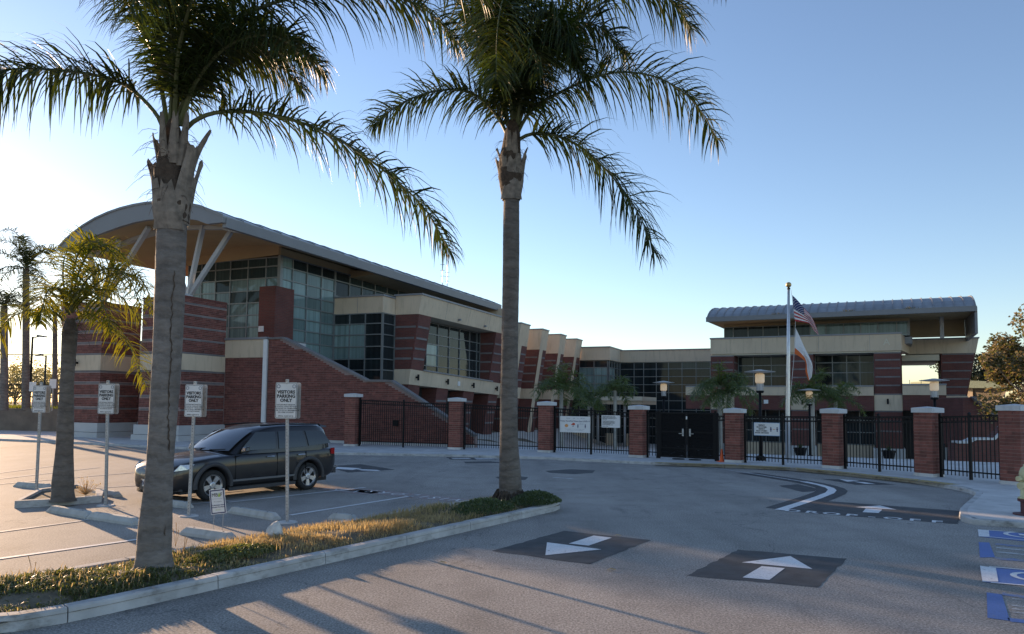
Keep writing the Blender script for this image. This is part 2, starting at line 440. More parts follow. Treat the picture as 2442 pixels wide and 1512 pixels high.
flat('arrow_shaft', [(1415,1278),(1459,1283),(1403,1302),(1356,1297)], M['paint_w'], Z2)
flat('arrow_head', [(1768,1342),(1884,1327),(1937,1358)], M['paint_w'], Z2)
flat('arrow_shaft', [(1816,1351),(1871,1356),(1834,1384),(1770,1378)], M['paint_w'], Z2)
flat('arrow_head', [(2038,1210),(2098,1206),(2137,1216)], M['paint_w'], Z2)
flat('arrow_shaft', [(2064,1213),(2103,1216),(2094,1224),(2056,1222)], M['paint_w'], Z2)
flat('sealed_patch', [(1957,1142),(2050,1145),(2137,1156),(2040,1156)], M['seal'], Z1)
flat('arrow_head', [(2000,1143),(2050,1147),(2020,1149)], M['paint_w'], Z2)
flat('arrow_shaft', [(2035,1149),(2060,1150),(2088,1155),(2062,1154)], M['paint_w'], Z2)
flat('sealed_patch', [(778,1112),(860,1107),(942,1120),(830,1127)], M['seal'], Z1)
flat('arrow_head', [(797,1118),(805,1114),(862,1117),(840,1121)], M['paint_w'], Z2)
flat('arrow_shaft', [(848,1119),(900,1121),(908,1124),(862,1122)], M['paint_w'], Z2)
flat('sealed_patch', [(1062,1090),(1140,1090),(1190,1097),(1075,1096)], M['seal'], Z1)
flat('arrow_shaft', [(1075,1092),(1118,1092),(1124,1095),(1080,1095)], M['paint_worn'], Z2)
flat('arrow_shaft', [(1130,1092),(1172,1093),(1180,1096),(1136,1096)], M['paint_worn'], Z2)
flat('sealed_patch', [(1104,1101),(1170,1100),(1205,1104),(1110,1105)], M['seal'], Z1)
flat('arrow_head', [(1580,1104),(1625,1107),(1612,1110)], M['paint_worn'], Z2)
flat('arrow_shaft', [(1633,1106),(1690,1110),(1688,1112),(1632,1109)], M['paint_worn'], Z2)
for x0, y0, x1, y1 in [(1300,1123,1420,1124),(1180,1138,1260,1140),(1720,1100,1800,1103),(1856,1158,1950,1168)]:
    h = 5+random.random()*3
    flat('sealed_patch', [(x0,y0),((x0+x1)/2,y0-h*.6),(x1,y1-2),(x1-8,y1+h*.6),((x0+x1)/2+10,y1+h),(x0+12,y0+h*.7)], M['seal'], Z1)
def stripe(name, pts, w, mat, z, px=True):
    P = [gnd(*p).xy if px else Vector(p) for p in pts]; a, b = offset_line(P, w/2), offset_line(P, -w/2); m = MB()
    for i in range(len(P)-1): m.quad((*a[i], z), (*b[i], z), (*b[i+1], z), (*a[i+1], z))
    return m.build(name, mat, LOT)
# white island line round the drop-off lane on its dark seal strip
bend = [(1860,1140),(1916,1149),(1955,1157),(1978,1164),(1984,1169),(1978,1176),(1950,1187),(1905,1202),(1858,1217)]
stripe('sealed_strip', [(1780,1128)]+bend[:-1]+[(1866,1215)], .78, M['seal'], Z1+.002)
stripe('lane_line', [(1230,1095),(1400,1098),(1560,1105),(1680,1114),(1756,1124)]+bend[:2], .12, M['paint_worn'], Z2)
stripe('lane_line', bend[1:], .22, M['paint_w'], Z2+.002)
flat('lane_line', [(1318,1138.5),(1365,1141),(1365,1142.6),(1318,1140)], M['paint_worn'], Z2)
# stall lines: direction 33.7 degrees right of the view axis
E1 = Vector((math.sin(RAD(33.7)), math.cos(RAD(33.7)))); E2 = Vector((E1.y, -E1.x))
for (x0, y0), (x1, y1), mat in [((-60,1341),(335,1286),'paint_w'),((-60,1277),(212,1240),'paint_worn'),((-40,1158),(320,1127),'paint_worn'),((-40,1147),(236,1115),'paint_worn'),((-40,1133),(140,1110),'paint_worn'),
        ((600,1190),(330,1213),'paint_worn'),((545,1198),(870,1163),'paint_w'),((440,1270),(478,1262),'paint_worn'),((692,1229),(1000,1180),'paint_w'),((200,1166),(330,1158),'paint_worn'),((420,1187),(580,1170),'paint_worn')]:
    stripe('stall_line', [(x0,y0),(x1,y1)], .11, M[mat], Z2)
# VISITORS lettering on faded red, readable from the far aisle
for cx, cy, s in ((985,1182,.44),(760,1163,.44)):
    g = gnd(cx, cy)
    c = g.xy; m = MB(); hw, hh = 2.0, .34
    m.quad(*[(*(c+E2*a*hw+E1*b*hh), Z1) for a, b in ((-1,-1),(1,-1),(1,1),(-1,1))]); m.build('faded_red_band', M['paint_red'], LOT)
    text('painted_word', 'VISITORS', .52, M['paint_w'], LOT, face_m((c.x, c.y, Z2), (-E2.x, -E2.y, 0), (-E1.x, -E1.y, 0)), spacing=1.5)
# DROP-OFF on the dark pad
a, b = gnd(1890,1218.6), gnd(2233,1245)
d = (b-a); dn = d.normalized()
for i, ch in enumerate('DROP-OFF'):
    p = a+d*(i/7.); text('painted_letter', ch, .46, M['paint_w'], LOT, face_m((p.x, p.y, Z3-.003), (dn.x, dn.y, 0), (-dn.y, dn.x, 0)), bold=.012)
# blue accessible bays at the right edge
def bp(pts, mat, z, name='painted_box'): flat(name, pts, M[mat], z)
bp([(2331,1263),(2520,1277),(2530,1300),(2333,1280)], 'paint_b', Z1); bp([(2331,1263),(2357,1265),(2359,1281),(2333,1280)], 'paint_w', Z2, 'painted_square')
stripe('bay_line', [(2357,1265),(2520,1277)], .05, M['paint_w'], Z2); stripe('bay_line', [(2359,1281),(2520,1296)], .05, M['paint_w'], Z2)
bp([(2336,1352),(2520,1366),(2530,1405),(2342,1388)], 'paint_b', Z1); bp([(2336,1350),(2374,1355),(2380,1388),(2342,1388)], 'paint_w', Z2, 'painted_square')
stripe('bay_line', [(2358,1352),(2530,1367)], .05, M['paint_w'], Z2); stripe('bay_line', [(2362,1390),(2540,1405)], .05, M['paint_w'], Z2)
bp([(2333,1293),(2358,1294),(2372,1329),(2336,1330)], 'paint_b', Z1, 'painted_bar')
bp([(2352,1413),(2388,1418),(2408,1481),(2354,1474)], 'paint_b', Z1, 'painted_bar')
stripe('bay_line', [(2388,1416),(2520,1436)], .16, M['paint_bworn'], Z1); stripe('bay_line', [(2372,1332),(2520,1342)], .2, M['paint_bworn'], Z1); stripe('bay_line', [(2372,1298),(2520,1310)], .2, M['paint_bworn'], Z1)
stripe('bay_line', [(2404,1478),(2530,1492)], .16, M['paint_b'], Z1)
for y0 in (1306,1316): stripe('worn_stripe', [(2375,y0),(2470,y0+9)], .12, M['paint_worn'], Z1)
for y0 in (1428,1444,1452,1460): stripe('worn_stripe', [(2412,y0),(2530,y0+11)], .05, M['paint_worn'], Z1)
for cx, cy in ((2445,1277),(2480,1379)):
    g = gnd(cx, cy); rt = (gnd(cx+40, cy+3)-g).xy.normalized(); up = Vector((-rt.y, rt.x)); m = MB()
    for r0, r1, a0, a1 in ((.48,.62,.35,5.6),):
        K = 22
        for i in range(K):
            q = []
            for r, k in ((r0, i), (r1, i), (r1, i+1), (r0, i+1)):
                an = a0+(a1-a0)*k/K; w = rt*r*math.cos(an)*.55+up*r*math.sin(an)*.55; q.append((g.x+w.x, g.y+w.y, Z2))
            m.quad(*q)
    for (x0, x1, y0, y1) in ((.0,.75,-.05,.05),(.55,.75,-.4,.0),(-.1,.05,-.1,.1),(.7,.9,-.12,.12)):
        m.quad(*[(g.x+rt.x*a+up.x*b, g.y+rt.y*a+up.y*b, Z3) for a, b in ((x0,y0),(x1,y0),(x1,y1),(x0,y1))])
    m.build('wheelchair_symbol', M['paint_w'], LOT)

# ------------------------------------------------------------------ planted island
ED = Vector((.545, .838)); EN = Vector((-.838, .545))          # along / across the island
IA = gnd(300, 1455).xy; ILEN = (gnd(1345, 1214).xy-IA).length
IW = 1.95
def isl(s, d): return IA+ED*s+EN*d
line = [isl(ILEN-.1, IW-.25), isl(ILEN+.12, IW-.9), isl(ILEN+.16, .55), isl(ILEN+.12, .2), isl(ILEN-.12, .02), isl(ILEN-.5, 0)]
line += [isl(ILEN*f, 0) for f in (.85,.7,.55,.4,.25,.1)] + [isl(0, 0), isl(-.5, .02), isl(-1., .12), isl(-1.45, .42), isl(-1.72, .85), isl(-1.8, 1.3), isl(-1.65, 1.75), isl(-1.2, IW), isl(-.4, IW+.02)]
line += [isl(ILEN*f, IW) for f in (.1,.25,.4,.55,.7,.85)] + [isl(ILEN-.1, IW-.25)]
m = MB(); m.quad(*[(p.x, p.y, .10) for p in line[:-1]])
ISLAND = tag(m.build('planted_island', M['soil']), kind='structure')
bm_ = bmesh.new(); bm_.from_mesh(ISLAND.data); bmesh.ops.triangulate(bm_, faces=bm_.faces); bm_.to_mesh(ISLAND.data); bm_.free()
kerb_run(ISLAND, line, .17, .155, 1.75, M['kerb'], side=-1)
# soil mound
m = MB(); ns, nd = 40, 9; vs = []
def mound(s, d):
    e = min(1., max(0., d-.17)/.4, max(0., IW-.12-d)/.4, max(0, s+1.2)/.6, max(0, ILEN-.1-s)/.6); e = max(0., e)
    return .10+.13*e*(.7+.3*math.sin(s*1.7+d*2))
for i in range(ns):
    for j in range(nd):
        s, d = -1.45+(ILEN+1.4)*i/(ns-1), .16+(IW-.32)*j/(nd-1); p = isl(s, d); vs.append((p.x, p.y, mound(s, d)))
m.add(vs, [(i*nd+j, (i+1)*nd+j, (i+1)*nd+j+1, i*nd+j+1) for i in range(ns-1) for j in range(nd-1)])
m.build('soil_mound', M['soil'], ISLAND, smooth=True)
# ================================================================== building kit
UNIT = {}
def unit_box(mat, key=''):
    k = (mat.name, key)
    if k not in UNIT:
        m = MB(); m.box(-.5, .5, -.5, .5, -.5, .5); UNIT[k] = m.mesh('unit_'+mat.name, mat)
    return UNIT[k]
def piece(name, parent, frame, x0, x1, y0, y1, z0, z1, mat):
    """box piece sharing one unit mesh"""
    m = frame @ Matrix.Translation(((x0+x1)/2, (y0+y1)/2, (z0+z1)/2)) @ Matrix.Diagonal((abs(x1-x0), abs(y1-y0), abs(z1-z0), 1))
    return link(name, unit_box(mat), parent, m)
def box(name, parent, frame, x0, x1, y0, y1, z0, z1, mat, label=None):
    m = MB(frame); m.box(x0, x1, y0, y1, z0, z1); return m.build(name, mat, parent, label=label)
def glazing(parent, frame, axis, pos, cols, rows, pick, bw=.07, name='glazing', deep=.12, skip=None):
    """curtain wall. axis 'v' -> plane y=pos with cols along x; axis 'u' -> plane x=pos with cols along y. outside is -y / +x"""
    m = MB(frame)
    c0, c1, r0, r1 = cols[0], cols[-1], rows[0], rows[-1]
    def bb(a0, a1, z0, z1, d):
        if axis == 'v': m.box(a0, a1, pos-d, pos+.04, z0, z1)
        else: m.box(pos-.04, pos+d, a0, a1, z0, z1)
    for i, c in enumerate(cols): bb(c-bw/2, c+bw/2, r0-bw/2, r1+bw/2, deep*.62)
    for r in rows: bb(c0-bw/2+.003, c1+bw/2-.003, r-bw/2, r+bw/2, deep*.55)
    fr = m.build(name, M['mullion'], parent)
    for i in range(len(cols)-1):
        for j in range(len(rows)-1):
            if skip and skip(i, j): continue
            mat = M[pick(i, j)]
            a0, a1, z0, z1 = cols[i]+bw/2, cols[i+1]-bw/2, rows[j]+bw/2, rows[j+1]-bw/2
            if axis == 'v': piece('pane', fr, frame, a0, a1, pos, pos+.02, z0, z1, mat)
            else: piece('pane', fr, frame, pos-.02, pos, a0, a1, z0, z1, mat)
    return fr
class Bricks:
    """real bricks on a wall face: the nearest 300 are objects, the rest one joined part"""
    def __init__(self, parent, frame, mat, maxn=300):
        self.p, self.fr, self.mat, self.mx, self.items = parent, frame, mat, maxn, []
    def face(self, axis, pos, a0, a1, z0, z1, bl=.40, bh=.098, top=None, skip=(), dep=.05, sgn=-1):
        """axis 'v': plane y=pos facing -y; axis 'u': plane x=pos facing +x; top(a) optional upper limit"""
        k = 0; z = z0
        while z+bh*.6 < z1+1e-6:
            zt = min(z+bh, z1); a = a0-(bl/2 if k % 2 else 0)
            if not any(s0-1e-6 <= (z+zt)/2 <= s1 for s0, s1 in skip):
                while a < a1-.02:
                    b0, b1 = max(a, a0), min(a+bl, a1)
                    if b1-b0 > .05:
                        lim = min(top(b0), top(b1)) if top else 1e9
                        if zt <= lim: self.items.append((axis, pos, b0+.005, b1-.005, z+.005, zt-.005, dep))
                    a += bl
            z += bh; k += 1
        return self
    def flush(self, name='brick'):
        cp = Vector((0, 0, CAM_H))
        def ctr(it):
            ax, pos, a0, a1, z0, z1, d = it
            return self.fr @ (Vector(((a0+a1)/2, pos, (z0+z1)/2)) if ax == 'v' else Vector((pos, (a0+a1)/2, (z0+z1)/2)))
        self.items.sort(key=lambda it: (ctr(it)-cp).length)
        m = MB(self.fr)
        for n, it in enumerate(self.items):
            ax, pos, a0, a1, z0, z1, d = it; pr = random.uniform(-.003, .004)
            bx = (a0, a1, pos-.006-pr, pos+d, z0, z1) if ax == 'v' else (pos-d, pos+.006+pr, a0, a1, z0, z1)
            if n < self.mx: piece(name, self.p, self.fr, *bx, self.mat)
            else: m.box(*bx)
        if m.v:
            o = m.build('brickwork', M['brick_bulk'], self.p, kind='stuff')
def brick_bulk():
    m, t, b, o = nmat('brick_field')
    g = t.nodes.new('ShaderNodeNewGeometry')
    c = ramp(t, g.outputs['Random Per Island'], [(0, (.128, .039, .030)), (.5, (.182, .056, .043)), (1, (.23, .073, .055))]).outputs[0]
    n = noise(t, coords(t, world=True), 5., 5)
    c = mixc(t, 1., c, ramp(t, n, [(.3, (.75,)*3), (.7, (1.2,)*3)]).outputs[0], 'MULTIPLY')
    t.links.new(c, b.inputs['Base Color']); b.inputs['Roughness'].default_value = .85
    bump(t, b, noise(t, coords(t, world=True), 60., 3), .3, .01); return m
M['brick_bulk'] = brick_bulk()
def bandring(parent, frame, u0, u1, v0, v1, z, h=.088, right=True):
    """grey block course on the front (and right) faces, proud of the brick"""
    n = max(1, round((u1-u0)/.62)); w = (u1-u0-.16)/n
    for i in range(n): piece('block', parent, frame, u0+.08+i*w+.004, u0+.08+(i+1)*w-.004, v0-.014, v0+.05, z-h/2, z+h/2, M['band'])
    if right:
        n = max(1, round((v1-v0)/.62)); w = (v1-v0-.2)/n
        for i in range(n): piece('block', parent, frame, u1-.05, u1+.014, v0+.1+i*w+.004, v0+.1+(i+1)*w-.004, z-h/2, z+h/2, M['band'])
def walllight(parent, frame, u, v, z, axis):
    m = MB(frame)
    if axis == 'u': m.box(u, u+.12, v-.05, v+.05, z-.06, z+.06); m.lathe((u+.2, v, z-.21), [(.0,0),(.075,0),(.075,.42),(.0,.42)], 10)
    else: m.box(u-.05, u+.05, v-.12, v, z-.06, z+.06); m.lathe((u, v-.2, z-.21), [(.0,0),(.075,0),(.075,.42),(.0,.42)], 10)
    return m.build('wall_light', M['black'], parent)

# ================================================================== hall with the vaulted roof (left)
HALL = empty('school_hall', S(-34, 33.6, 0), -A_SCH, 'brick and glass school hall with big overhanging vaulted roof on pale slanted struts', 'building')
H = HALL
# --- roof -----------------------------------------------------------
TOPC = [(-41.15,11.22),(-40.6,11.62),(-40.0,11.95),(-39.2,12.33),(-38.2,12.68),(-37.2,12.92),(-36.2,13.08),(-35.2,13.17),(-34.3,13.2),(-33.3,13.16),(-32.3,13.06),(-31.3,12.9),(-30.3,12.65),(-29.4,12.3),(-28.7,12.0)]
BOTC = [(-41.12,11.02),(-40.4,11.14),(-39.2,11.42),(-38.2,11.68),(-37.2,11.88),(-36.2,12.06),(-35.2,12.2),(-34.3,12.26),(-33.3,12.25),(-32.3,12.19),(-31.4,12.1),(-30.5,11.93),(-29.8,11.66),(-28.73,11.66)]
V0, V1 = 29.5, 66.4
m = MB(FS)
m.extr([(u, V0, z) for u, z in TOPC]+[(u, V0, z) for u, z in reversed(BOTC)], (0, .22, 0)); m.build('gable_fascia', M['fascia'], H)
m = MB(FS); n = len(TOPC)
pitchv = [V0-.04+(V1-V0+.08)*k/24 for k in range(25)]
for a, b in zip(pitchv, pitchv[1:]):
    m2 = MB(FS); m2.extr([(u, a+.012, z+.03) for u, z in TOPC]+[(u, a+.012, z-.05) for u, z in reversed(TOPC)], (0, b-a-.024, 0)); m2.build('roof_panel', M['metal_roof'], H)
m = MB(FS)
for v in pitchv: m.extr([(u, v-.02, z+.08) for u, z in TOPC]+[(u, v-.02, z-.03) for u, z in reversed(TOPC)], (0, .04, 0))
m.build('roof_seams', M['fascia'], H)
box('eave_fascia', H, FS, -28.95, -28.68, V0+.225, V1, 11.44, 11.97, M['fascia'])
SOF = [(-41.0,11.06),(-40.4,11.16),(-39.2,11.44),(-38.2,11.7),(-37.2,11.9),(-36.2,12.08),(-35.2,12.22),(-34.3,12.28),(-33.3,12.27),(-32.3,12.21),(-31.4,12.12),(-30.5,11.95),(-29.8,11.75),(-28.96,11.6)]
m = MB(FS); m.extr([(u, V0+.23, z) for u, z in SOF]+[(u, V0+.23, z+.1) for u, z in reversed(SOF)], (0, V1-V0-.3, 0)); m.build('soffit', M['soffit'], H)
m = MB(FS); m.extr([(-31.2, 44.5, 11.35), (-28.98, 44.5, 11.46), (-28.98, 44.5, 11.56), (-31.2, 44.5, 11.9)], (0, 21.7, 0)); m.build('side_soffit', M['soffit'], H)
m = MB(FS); m.extr([(-38.9,36.9,11.3),(-31.25,36.9,11.56),(-31.25,36.9,12.11),(-32.3,36.9,12.21),(-33.3,36.9,12.27),(-34.3,36.9,12.28),(-35.2,36.9,12.22),(-36.2,36.9,12.08),(-37.2,36.9,11.9),(-38.2,36.9,11.7),(-38.9,36.9,11.5)], (0, .25, 0)); m.build('gable_infill', M['soffit'], H)
m = MB(FS); m.extr([(-31.16,36.95,11.55),(-31.16,36.95,12.0),(-31.16,66.,12.0),(-31.16,66.,11.55)], (-.1,0,0)); m.build('side_infill', M['soffit'], H)
# purlins under the eave
for v in (31.2, 45.5, 51.5, 57.5, 63.5):
    m = MB(FS); m.extr([(u, v, z-.22 if 2 < i < 11 else z-.12) for i, (u, z) in enumerate(SOF)]+[(u, v, z+.02) for u, z in reversed(SOF)], (0, .3, 0)); m.build('roof_rib', M['steel_w'], H)
# --- struts ----------------------------------------------------------
def strut(base, tops, r=.17):
    for tp in tops:
        m = MB(); b = Vector(base); t_ = Vector(tp); d = t_-b
        m.bar(b, b+d*1.02, .23, .23); m.build('strut', M['steel_w'], H)
    m = MB(); m.lathe(base, [(.0,-.1),(.5,-.1),(.5,.0),(.32,.06),(.28,.25),(.0,.25)], 14); m.build('strut_foot', M['steel_w'], H)
sb = S(-33.15, 31.6, 8.12)
strut(sb, [gnd(484,540,12.1), gnd(548,556,11.75), gnd(400,572,12.1)])
sb2 = S(-40.3, 31.8, 8.12)
strut(sb2, [gnd(352,546,12.0), gnd(282,575,11.6), gnd(212,600,11.2)])
# --- body ------------------------------------------------------------
box('core', H, FS, -38.7, -31.35, 37.2, 65.5, 0, 11.4, M['inside'])
m = MB(FS); m.extr([(-38.8,37.2,0),(-38.8,37.2,11.5),(-38.8,65.5,11.5),(-38.8,65.5,0)], (.08,0,0)); m.build('side_wall', M['brickfar'], H)
box('back_wall', H, FS, -38.8, -27, 65.55, 65.9, -2, 11.6, M['stucco'])
# lower front wall with cream band, terrace above
box('front_wall', H, FS, -41.0, -29.22, 33.62, 34.0, -.1, 4.83, M['mortar_d'])
box('cream_band', H, FS, -39.1, -29.2, 33.57, 34.0, 4.835, 5.87, M['stucco'])
box('coping', H, FS, -39.1, -29.1, 33.5, 34.1, 5.875, 6.0, M['coping'])
box('terrace', H, FS, -39.1, -29.2, 34.1, 37.2, 5.6, 5.9, M['plinth'])
BK = Bricks(H, FS, M['brick'])
BK.face('v', 33.62, -32.12, -29.27, .3, 4.83)
BK.face('v', 33.62, -39.1, -35.2, 1.0, 4.83)
box('downspout', H, FS, -29.24, -28.98, 33.46, 33.56, .2, 5.85, M['sign_w'], label='white vertical metal channel on the brick wall')
# stair wall
STW = [(-28.98,-.3),(-28.98,5.86),(-27.95,5.86),(-22.3,3.43),(-20.78,3.40),(-17.4,1.50),(-15.9,.66),(-15.9,-.6)]
def sttop(u):
    for (a, za), (b, zb) in zip(STW[1:-1], STW[2:]):
        if a <= u <= b: return za+(zb-za)*(u-a)/(b-a)-.01
    return 5.86
m = MB(FS); m.extr([(u, 33.612, z) for u, z in STW], (0, .3, 0)); m.build('stair_wall', M['mortar_d'], H)
for (a, za), (b, zb) in zip(STW[1:6], STW[2:7]):
    m = MB(FS); m.bar((a, 33.72, za+.05), (b, 33.72, zb+.05), .42, .11, up=(0,0,1)); m.build('coping', M['band'], H)
BK2 = Bricks(H, FS, M['brick'])
BK2.face('v', 33.612, -28.96, -15.92, .25, 5.86, top=sttop)
box('plinth', H, FS, -28.97, -15.9, 33.5, 33.6, -.2, .24, M['plinth'])
box('call_box', H, FS, -20.6, -20.3, 33.5, 33.6, 1.1, 1.4, M['black'])
# piers of the portico
def pier(u0, u1, v0, v1, top, bat, bk, bands, cream, plz=.95):
    m = MB(FS)
    def hx(z0, z1, gr=0.):
        a0, a1 = u0-bat*(z0-plz)/7., u0-bat*(z1-plz)/7.
        return [(a0-gr,v0-gr,z0),(u1+gr,v0-gr,z0),(u1+gr,v1,z0),(a0-gr,v1,z0),(a1-gr,v0-gr,z1),(u1+gr,v0-gr,z1),(u1+gr,v1,z1),(a1-gr,v1,z1)]
    m.hexa(hx(0, top)); m.build('pier', M['mortar_d'], H)
    m = MB(FS); m.hexa(hx(cream[0], cream[1], .02)); m.build('cream_band', M['stucco'], H)
    for z in (cream[0]-.06, cream[1]+.06):
        m = MB(FS); m.hexa(hx(z-.05, z+.05, .012)); m.build('block_course', M['band'], H)
    m = MB(FS); m.hexa([(x, y, z) for x, y, z in hx(.42, plz, .16)]); m.build('plinth', M['plinth'], H)
    m = MB(FS); m.hexa([(x, y, z) for x, y, z in hx(0, .40, .24)]); m.build('plinth_step', M['plinth'], H)
    m = MB(FS); m.hexa(hx(top+.002, top+.1, .03)); m.build('cap_course', M['brickfar'], H)
    for z in bands: bandring(H, FS, u0-bat*(z-plz)/7., u1, v0, v1, z)
    sk = [(z-.055, z+.055) for z in bands]+[(cream[0]-.12, cream[1]+.12)]
    for z0 in [plz+.098*i for i in range(int((top-plz)/.098))]:
        zc = z0+.049
        if any(a-.03 <= zc <= b+.03 for a, b in sk): continue
        a0 = u0-bat*(zc-plz)/7.
        bk.face('v', v0, a0, u1, z0, z0+.098, bl=.40 if int(z0*10) % 2 else .42)
    bk.face('u', u1, v0, v1, plz, top, skip=sk)
BK3 = Bricks(H, FS, M['brick']); BK4 = Bricks(H, FS, M['brick'])
BANDS = (7.7, 7.05, 6.37, 5.68, 3.3, 2.54, 1.8)
pier(-35.2, -32.15, 30.4, 33.6, 8.0, 0., BK3, BANDS, (4.0, 4.88))
pier(-41.5, -39.0, 30.9, 33.6, 8.0, 1.1, BK4, BANDS, (4.05, 4.95))
for b in (BK, BK2, BK3, BK4): b.flush()
walllight(H, FS, -40.9, 30.88, 4.5, 'v')
box('door_recess', H, FS, -37.6, -35.9, 33.5, 33.61, .3, 3.6, M['inside'])
glazing(H, FS, 'v', 33.45, [-37.55,-36.75,-35.95], [1.3,2.4,3.5], lambda i, j: 'pane_mid', name='door_glazing')
box('door_panel', H, FS, -37.55, -35.95, 33.4, 33.48, .3, 1.25, M['stucco'])
# --- curtain walls ----------------------------------------------------
def pkA(i, j):
    if j >= 6: return 'pane_mid'
    return 'pane_teal' if random.random() < .85 else 'pane_mid'
glazing(H, FS, 'v', 37.0, [-38.75,-37.6,-36.4,-35.15,-33.7,-32.25,-31.2], [5.95,6.33,7.04,7.81,8.59,9.36,10.13,10.86,11.42], pkA, name='curtain_wall')
glazing(H, FS, 'u', -31.18, [37.0,38.15,39.6,41.15,42.62], [5.3,6.19,6.96,7.7,8.48,9.26,10.04,10.84,11.5], lambda i, j: 'pane_dark' if (j == 7 and i > 0) else ('pane_teal' if random.random() < .9 else 'pane_mid'), name='curtain_wall')
glazing(H, FS, 'u', -31.18, [42.72,44.4,46.0,47.7,49.4,51.1,52.8,54.5,56.2,57.9], [9.75,10.85,11.5], lambda i, j: 'pane_dark' if i == 0 else 'pane_mid', name='clerestory')
box('corner_post', H, FS, -31.28, -31.05, 36.86, 37.1, 5.95, 11.5, M['mullion'])
box('corner_pier', H, FS, -32.3, -31.02, 36.45, 38.2, 5.9, 9.5, M['brickfar'])
box('speaker', H, FS, -32.2, -31.85, 36.36, 36.44, 6.65, 7.0, M['sign_w'])
# projecting bay
box('bay_core', H, FS, -31.05, -27.3, 42.8, 57.0, -1.6, 8.42, M['inside'])
box('bay_fascia', H, FS, -31.13, -27.14, 42.62, 46.0, 8.43, 9.55, M['stucco'])
box('coping', H, FS, -31.13, -27.06, 42.54, 44.1, 9.553, 9.66, M['coping'])
glazing(H, FS, 'v', 42.69, [-31.1,-29.82,-28.55,-27.22], [3.3,3.85,4.53,5.28,6.13,6.95,7.7,8.4], lambda i, j: 'pane_dark' if (i == 2 or j in (0,1,2,6)) else 'pane_teal', name='bay_window')
glazing(H, FS, 'u', -27.19, [42.7,44.18], [3.3,3.85,4.53,5.28,6.13,6.95,7.7,8.4], lambda i, j: 'pane_dark', name='bay_window')
# long side front: leaning pier, fascia, recessed windows, ledge
def lean(v0, v1, zz, uu, ub, name, mat):
    """prism along v with profile u(z) on the outer side"""
    m = MB(FS); m.extr([(u, v0, z) for z, u in zip(zz, uu)]+[(ub, v0, z) for z in reversed(zz)], (0, v1-v0, 0)); return m.build(name, mat, H)
def uo(z): return -25.05-(9.75-z)*.152 if z < 9.75 else -25.05      # outer face leans out towards the top
lean(44.2, 59.7, [8.44, 9.74], [-25.29, -25.05], -27.12, 'side_fascia', M['stucco'])
lean(44.12, 59.75, [9.743, 9.86], [-24.97, -24.97], -27.2, 'coping', M['coping'])
box('roof_slab', H, FS, -31.1, -27.2, 46.1, 59.6, 8.45, 9.2, M['coping'])
def brickcol(v0, v1, z0, z1, bands, ub=-27.25):
    lean(v0, v1, [z0, z1], [uo(z0), uo(z1)], ub, 'pier', M['brickfar'])
    for z in bands:
        w = uo(z)
        for a, b in ((ub+.15, (ub+w)/2), ((ub+w)/2+.008, w-.1)): piece('block', H, FS, a, b, v0-.014, v0+.05, z-.07, z+.07, M['band'])
        piece('block', H, FS, w-.1, w+.016, v0+.12, v1-.15, z-.07, z+.07, M['band'])
brickcol(44.2, 45.95, 4.6, 8.43, (7.57, 6.79, 6.08, 5.38))
brickcol(57.4, 59.7, 4.1, 8.43, (7.45, 6.65, 5.9, 5.1))
m = MB(FS)
P = lambda v, z, u: (u, v, z)
m.hexa([P(44.15,3.6,-27.25),P(44.15,3.6,-25.93),P(59.72,3.12,-25.93),P(59.72,3.12,-27.25),P(44.15,4.64,-27.25),P(44.15,4.64,-25.8),P(59.72,4.14,-25.8),P(59.72,4.14,-27.25)])
m.build('cream_ledge', M['stucco'], H)
m = MB(FS); m.bar((-25.95,45.9,4.64),(-25.95,57.9,4.26),.5,.10); m.build('window_sill', M['coping'], H)
glazing(H, FS, 'u', -26.8, [45.9,48.0,49.8,51.65,53.5,55.35,56.75,57.4], [4.4,5.1,5.95,6.75,7.5,8.36], lambda i, j: 'pane_teal' if (i == 1 and j in (1,2)) else 'pane_dark', name='recessed_window')
for i, v in enumerate((45.0, 49.5, 54.0, 58.7)): walllight(H, FS, -25.87, v, 4.1-.033*(v-45), 'u')
box('speaker', H, FS, -25.87, -25.80, 51.45, 51.8, 3.7, 4.05, M['sign_w'])
for v0, v1 in ((44.2,45.8),(48.4,50.2),(52.9,54.85),(57.8,59.7)):
    zt = 3.58-.031*(v0-44.2)
    lean(v0, v1, [-1.6, zt], [uo(-1.6)-.0, uo(zt)], -28.3, 'pier', M['brickfar'])
    for z in (2.5, 1.6, .7): piece('block', H, FS, uo(z)-.1, uo(z)+.016, v0+.12, v1-.12, z-.07, z+.07, M['band'])
    lean(v0-.1, v1+.1, [-1.7, -.35], [uo(-1.)+.18, uo(-1.)+.18], -28.3, 'plinth', M['plinth'])
box('ground_floor_wall', H, FS, -28.6, -28.35, 44.2, 66, -1.8, 3.6, M['inside'])
box('planter_wall', H, FS, -26.0, -25.6, 46.4, 48.2, -1., 1.1, M['brickfar'])
box('planter_cap', H, FS, -26.05, -25.55, 46.35, 48.25, 1.103, 1.25, M['cap'])
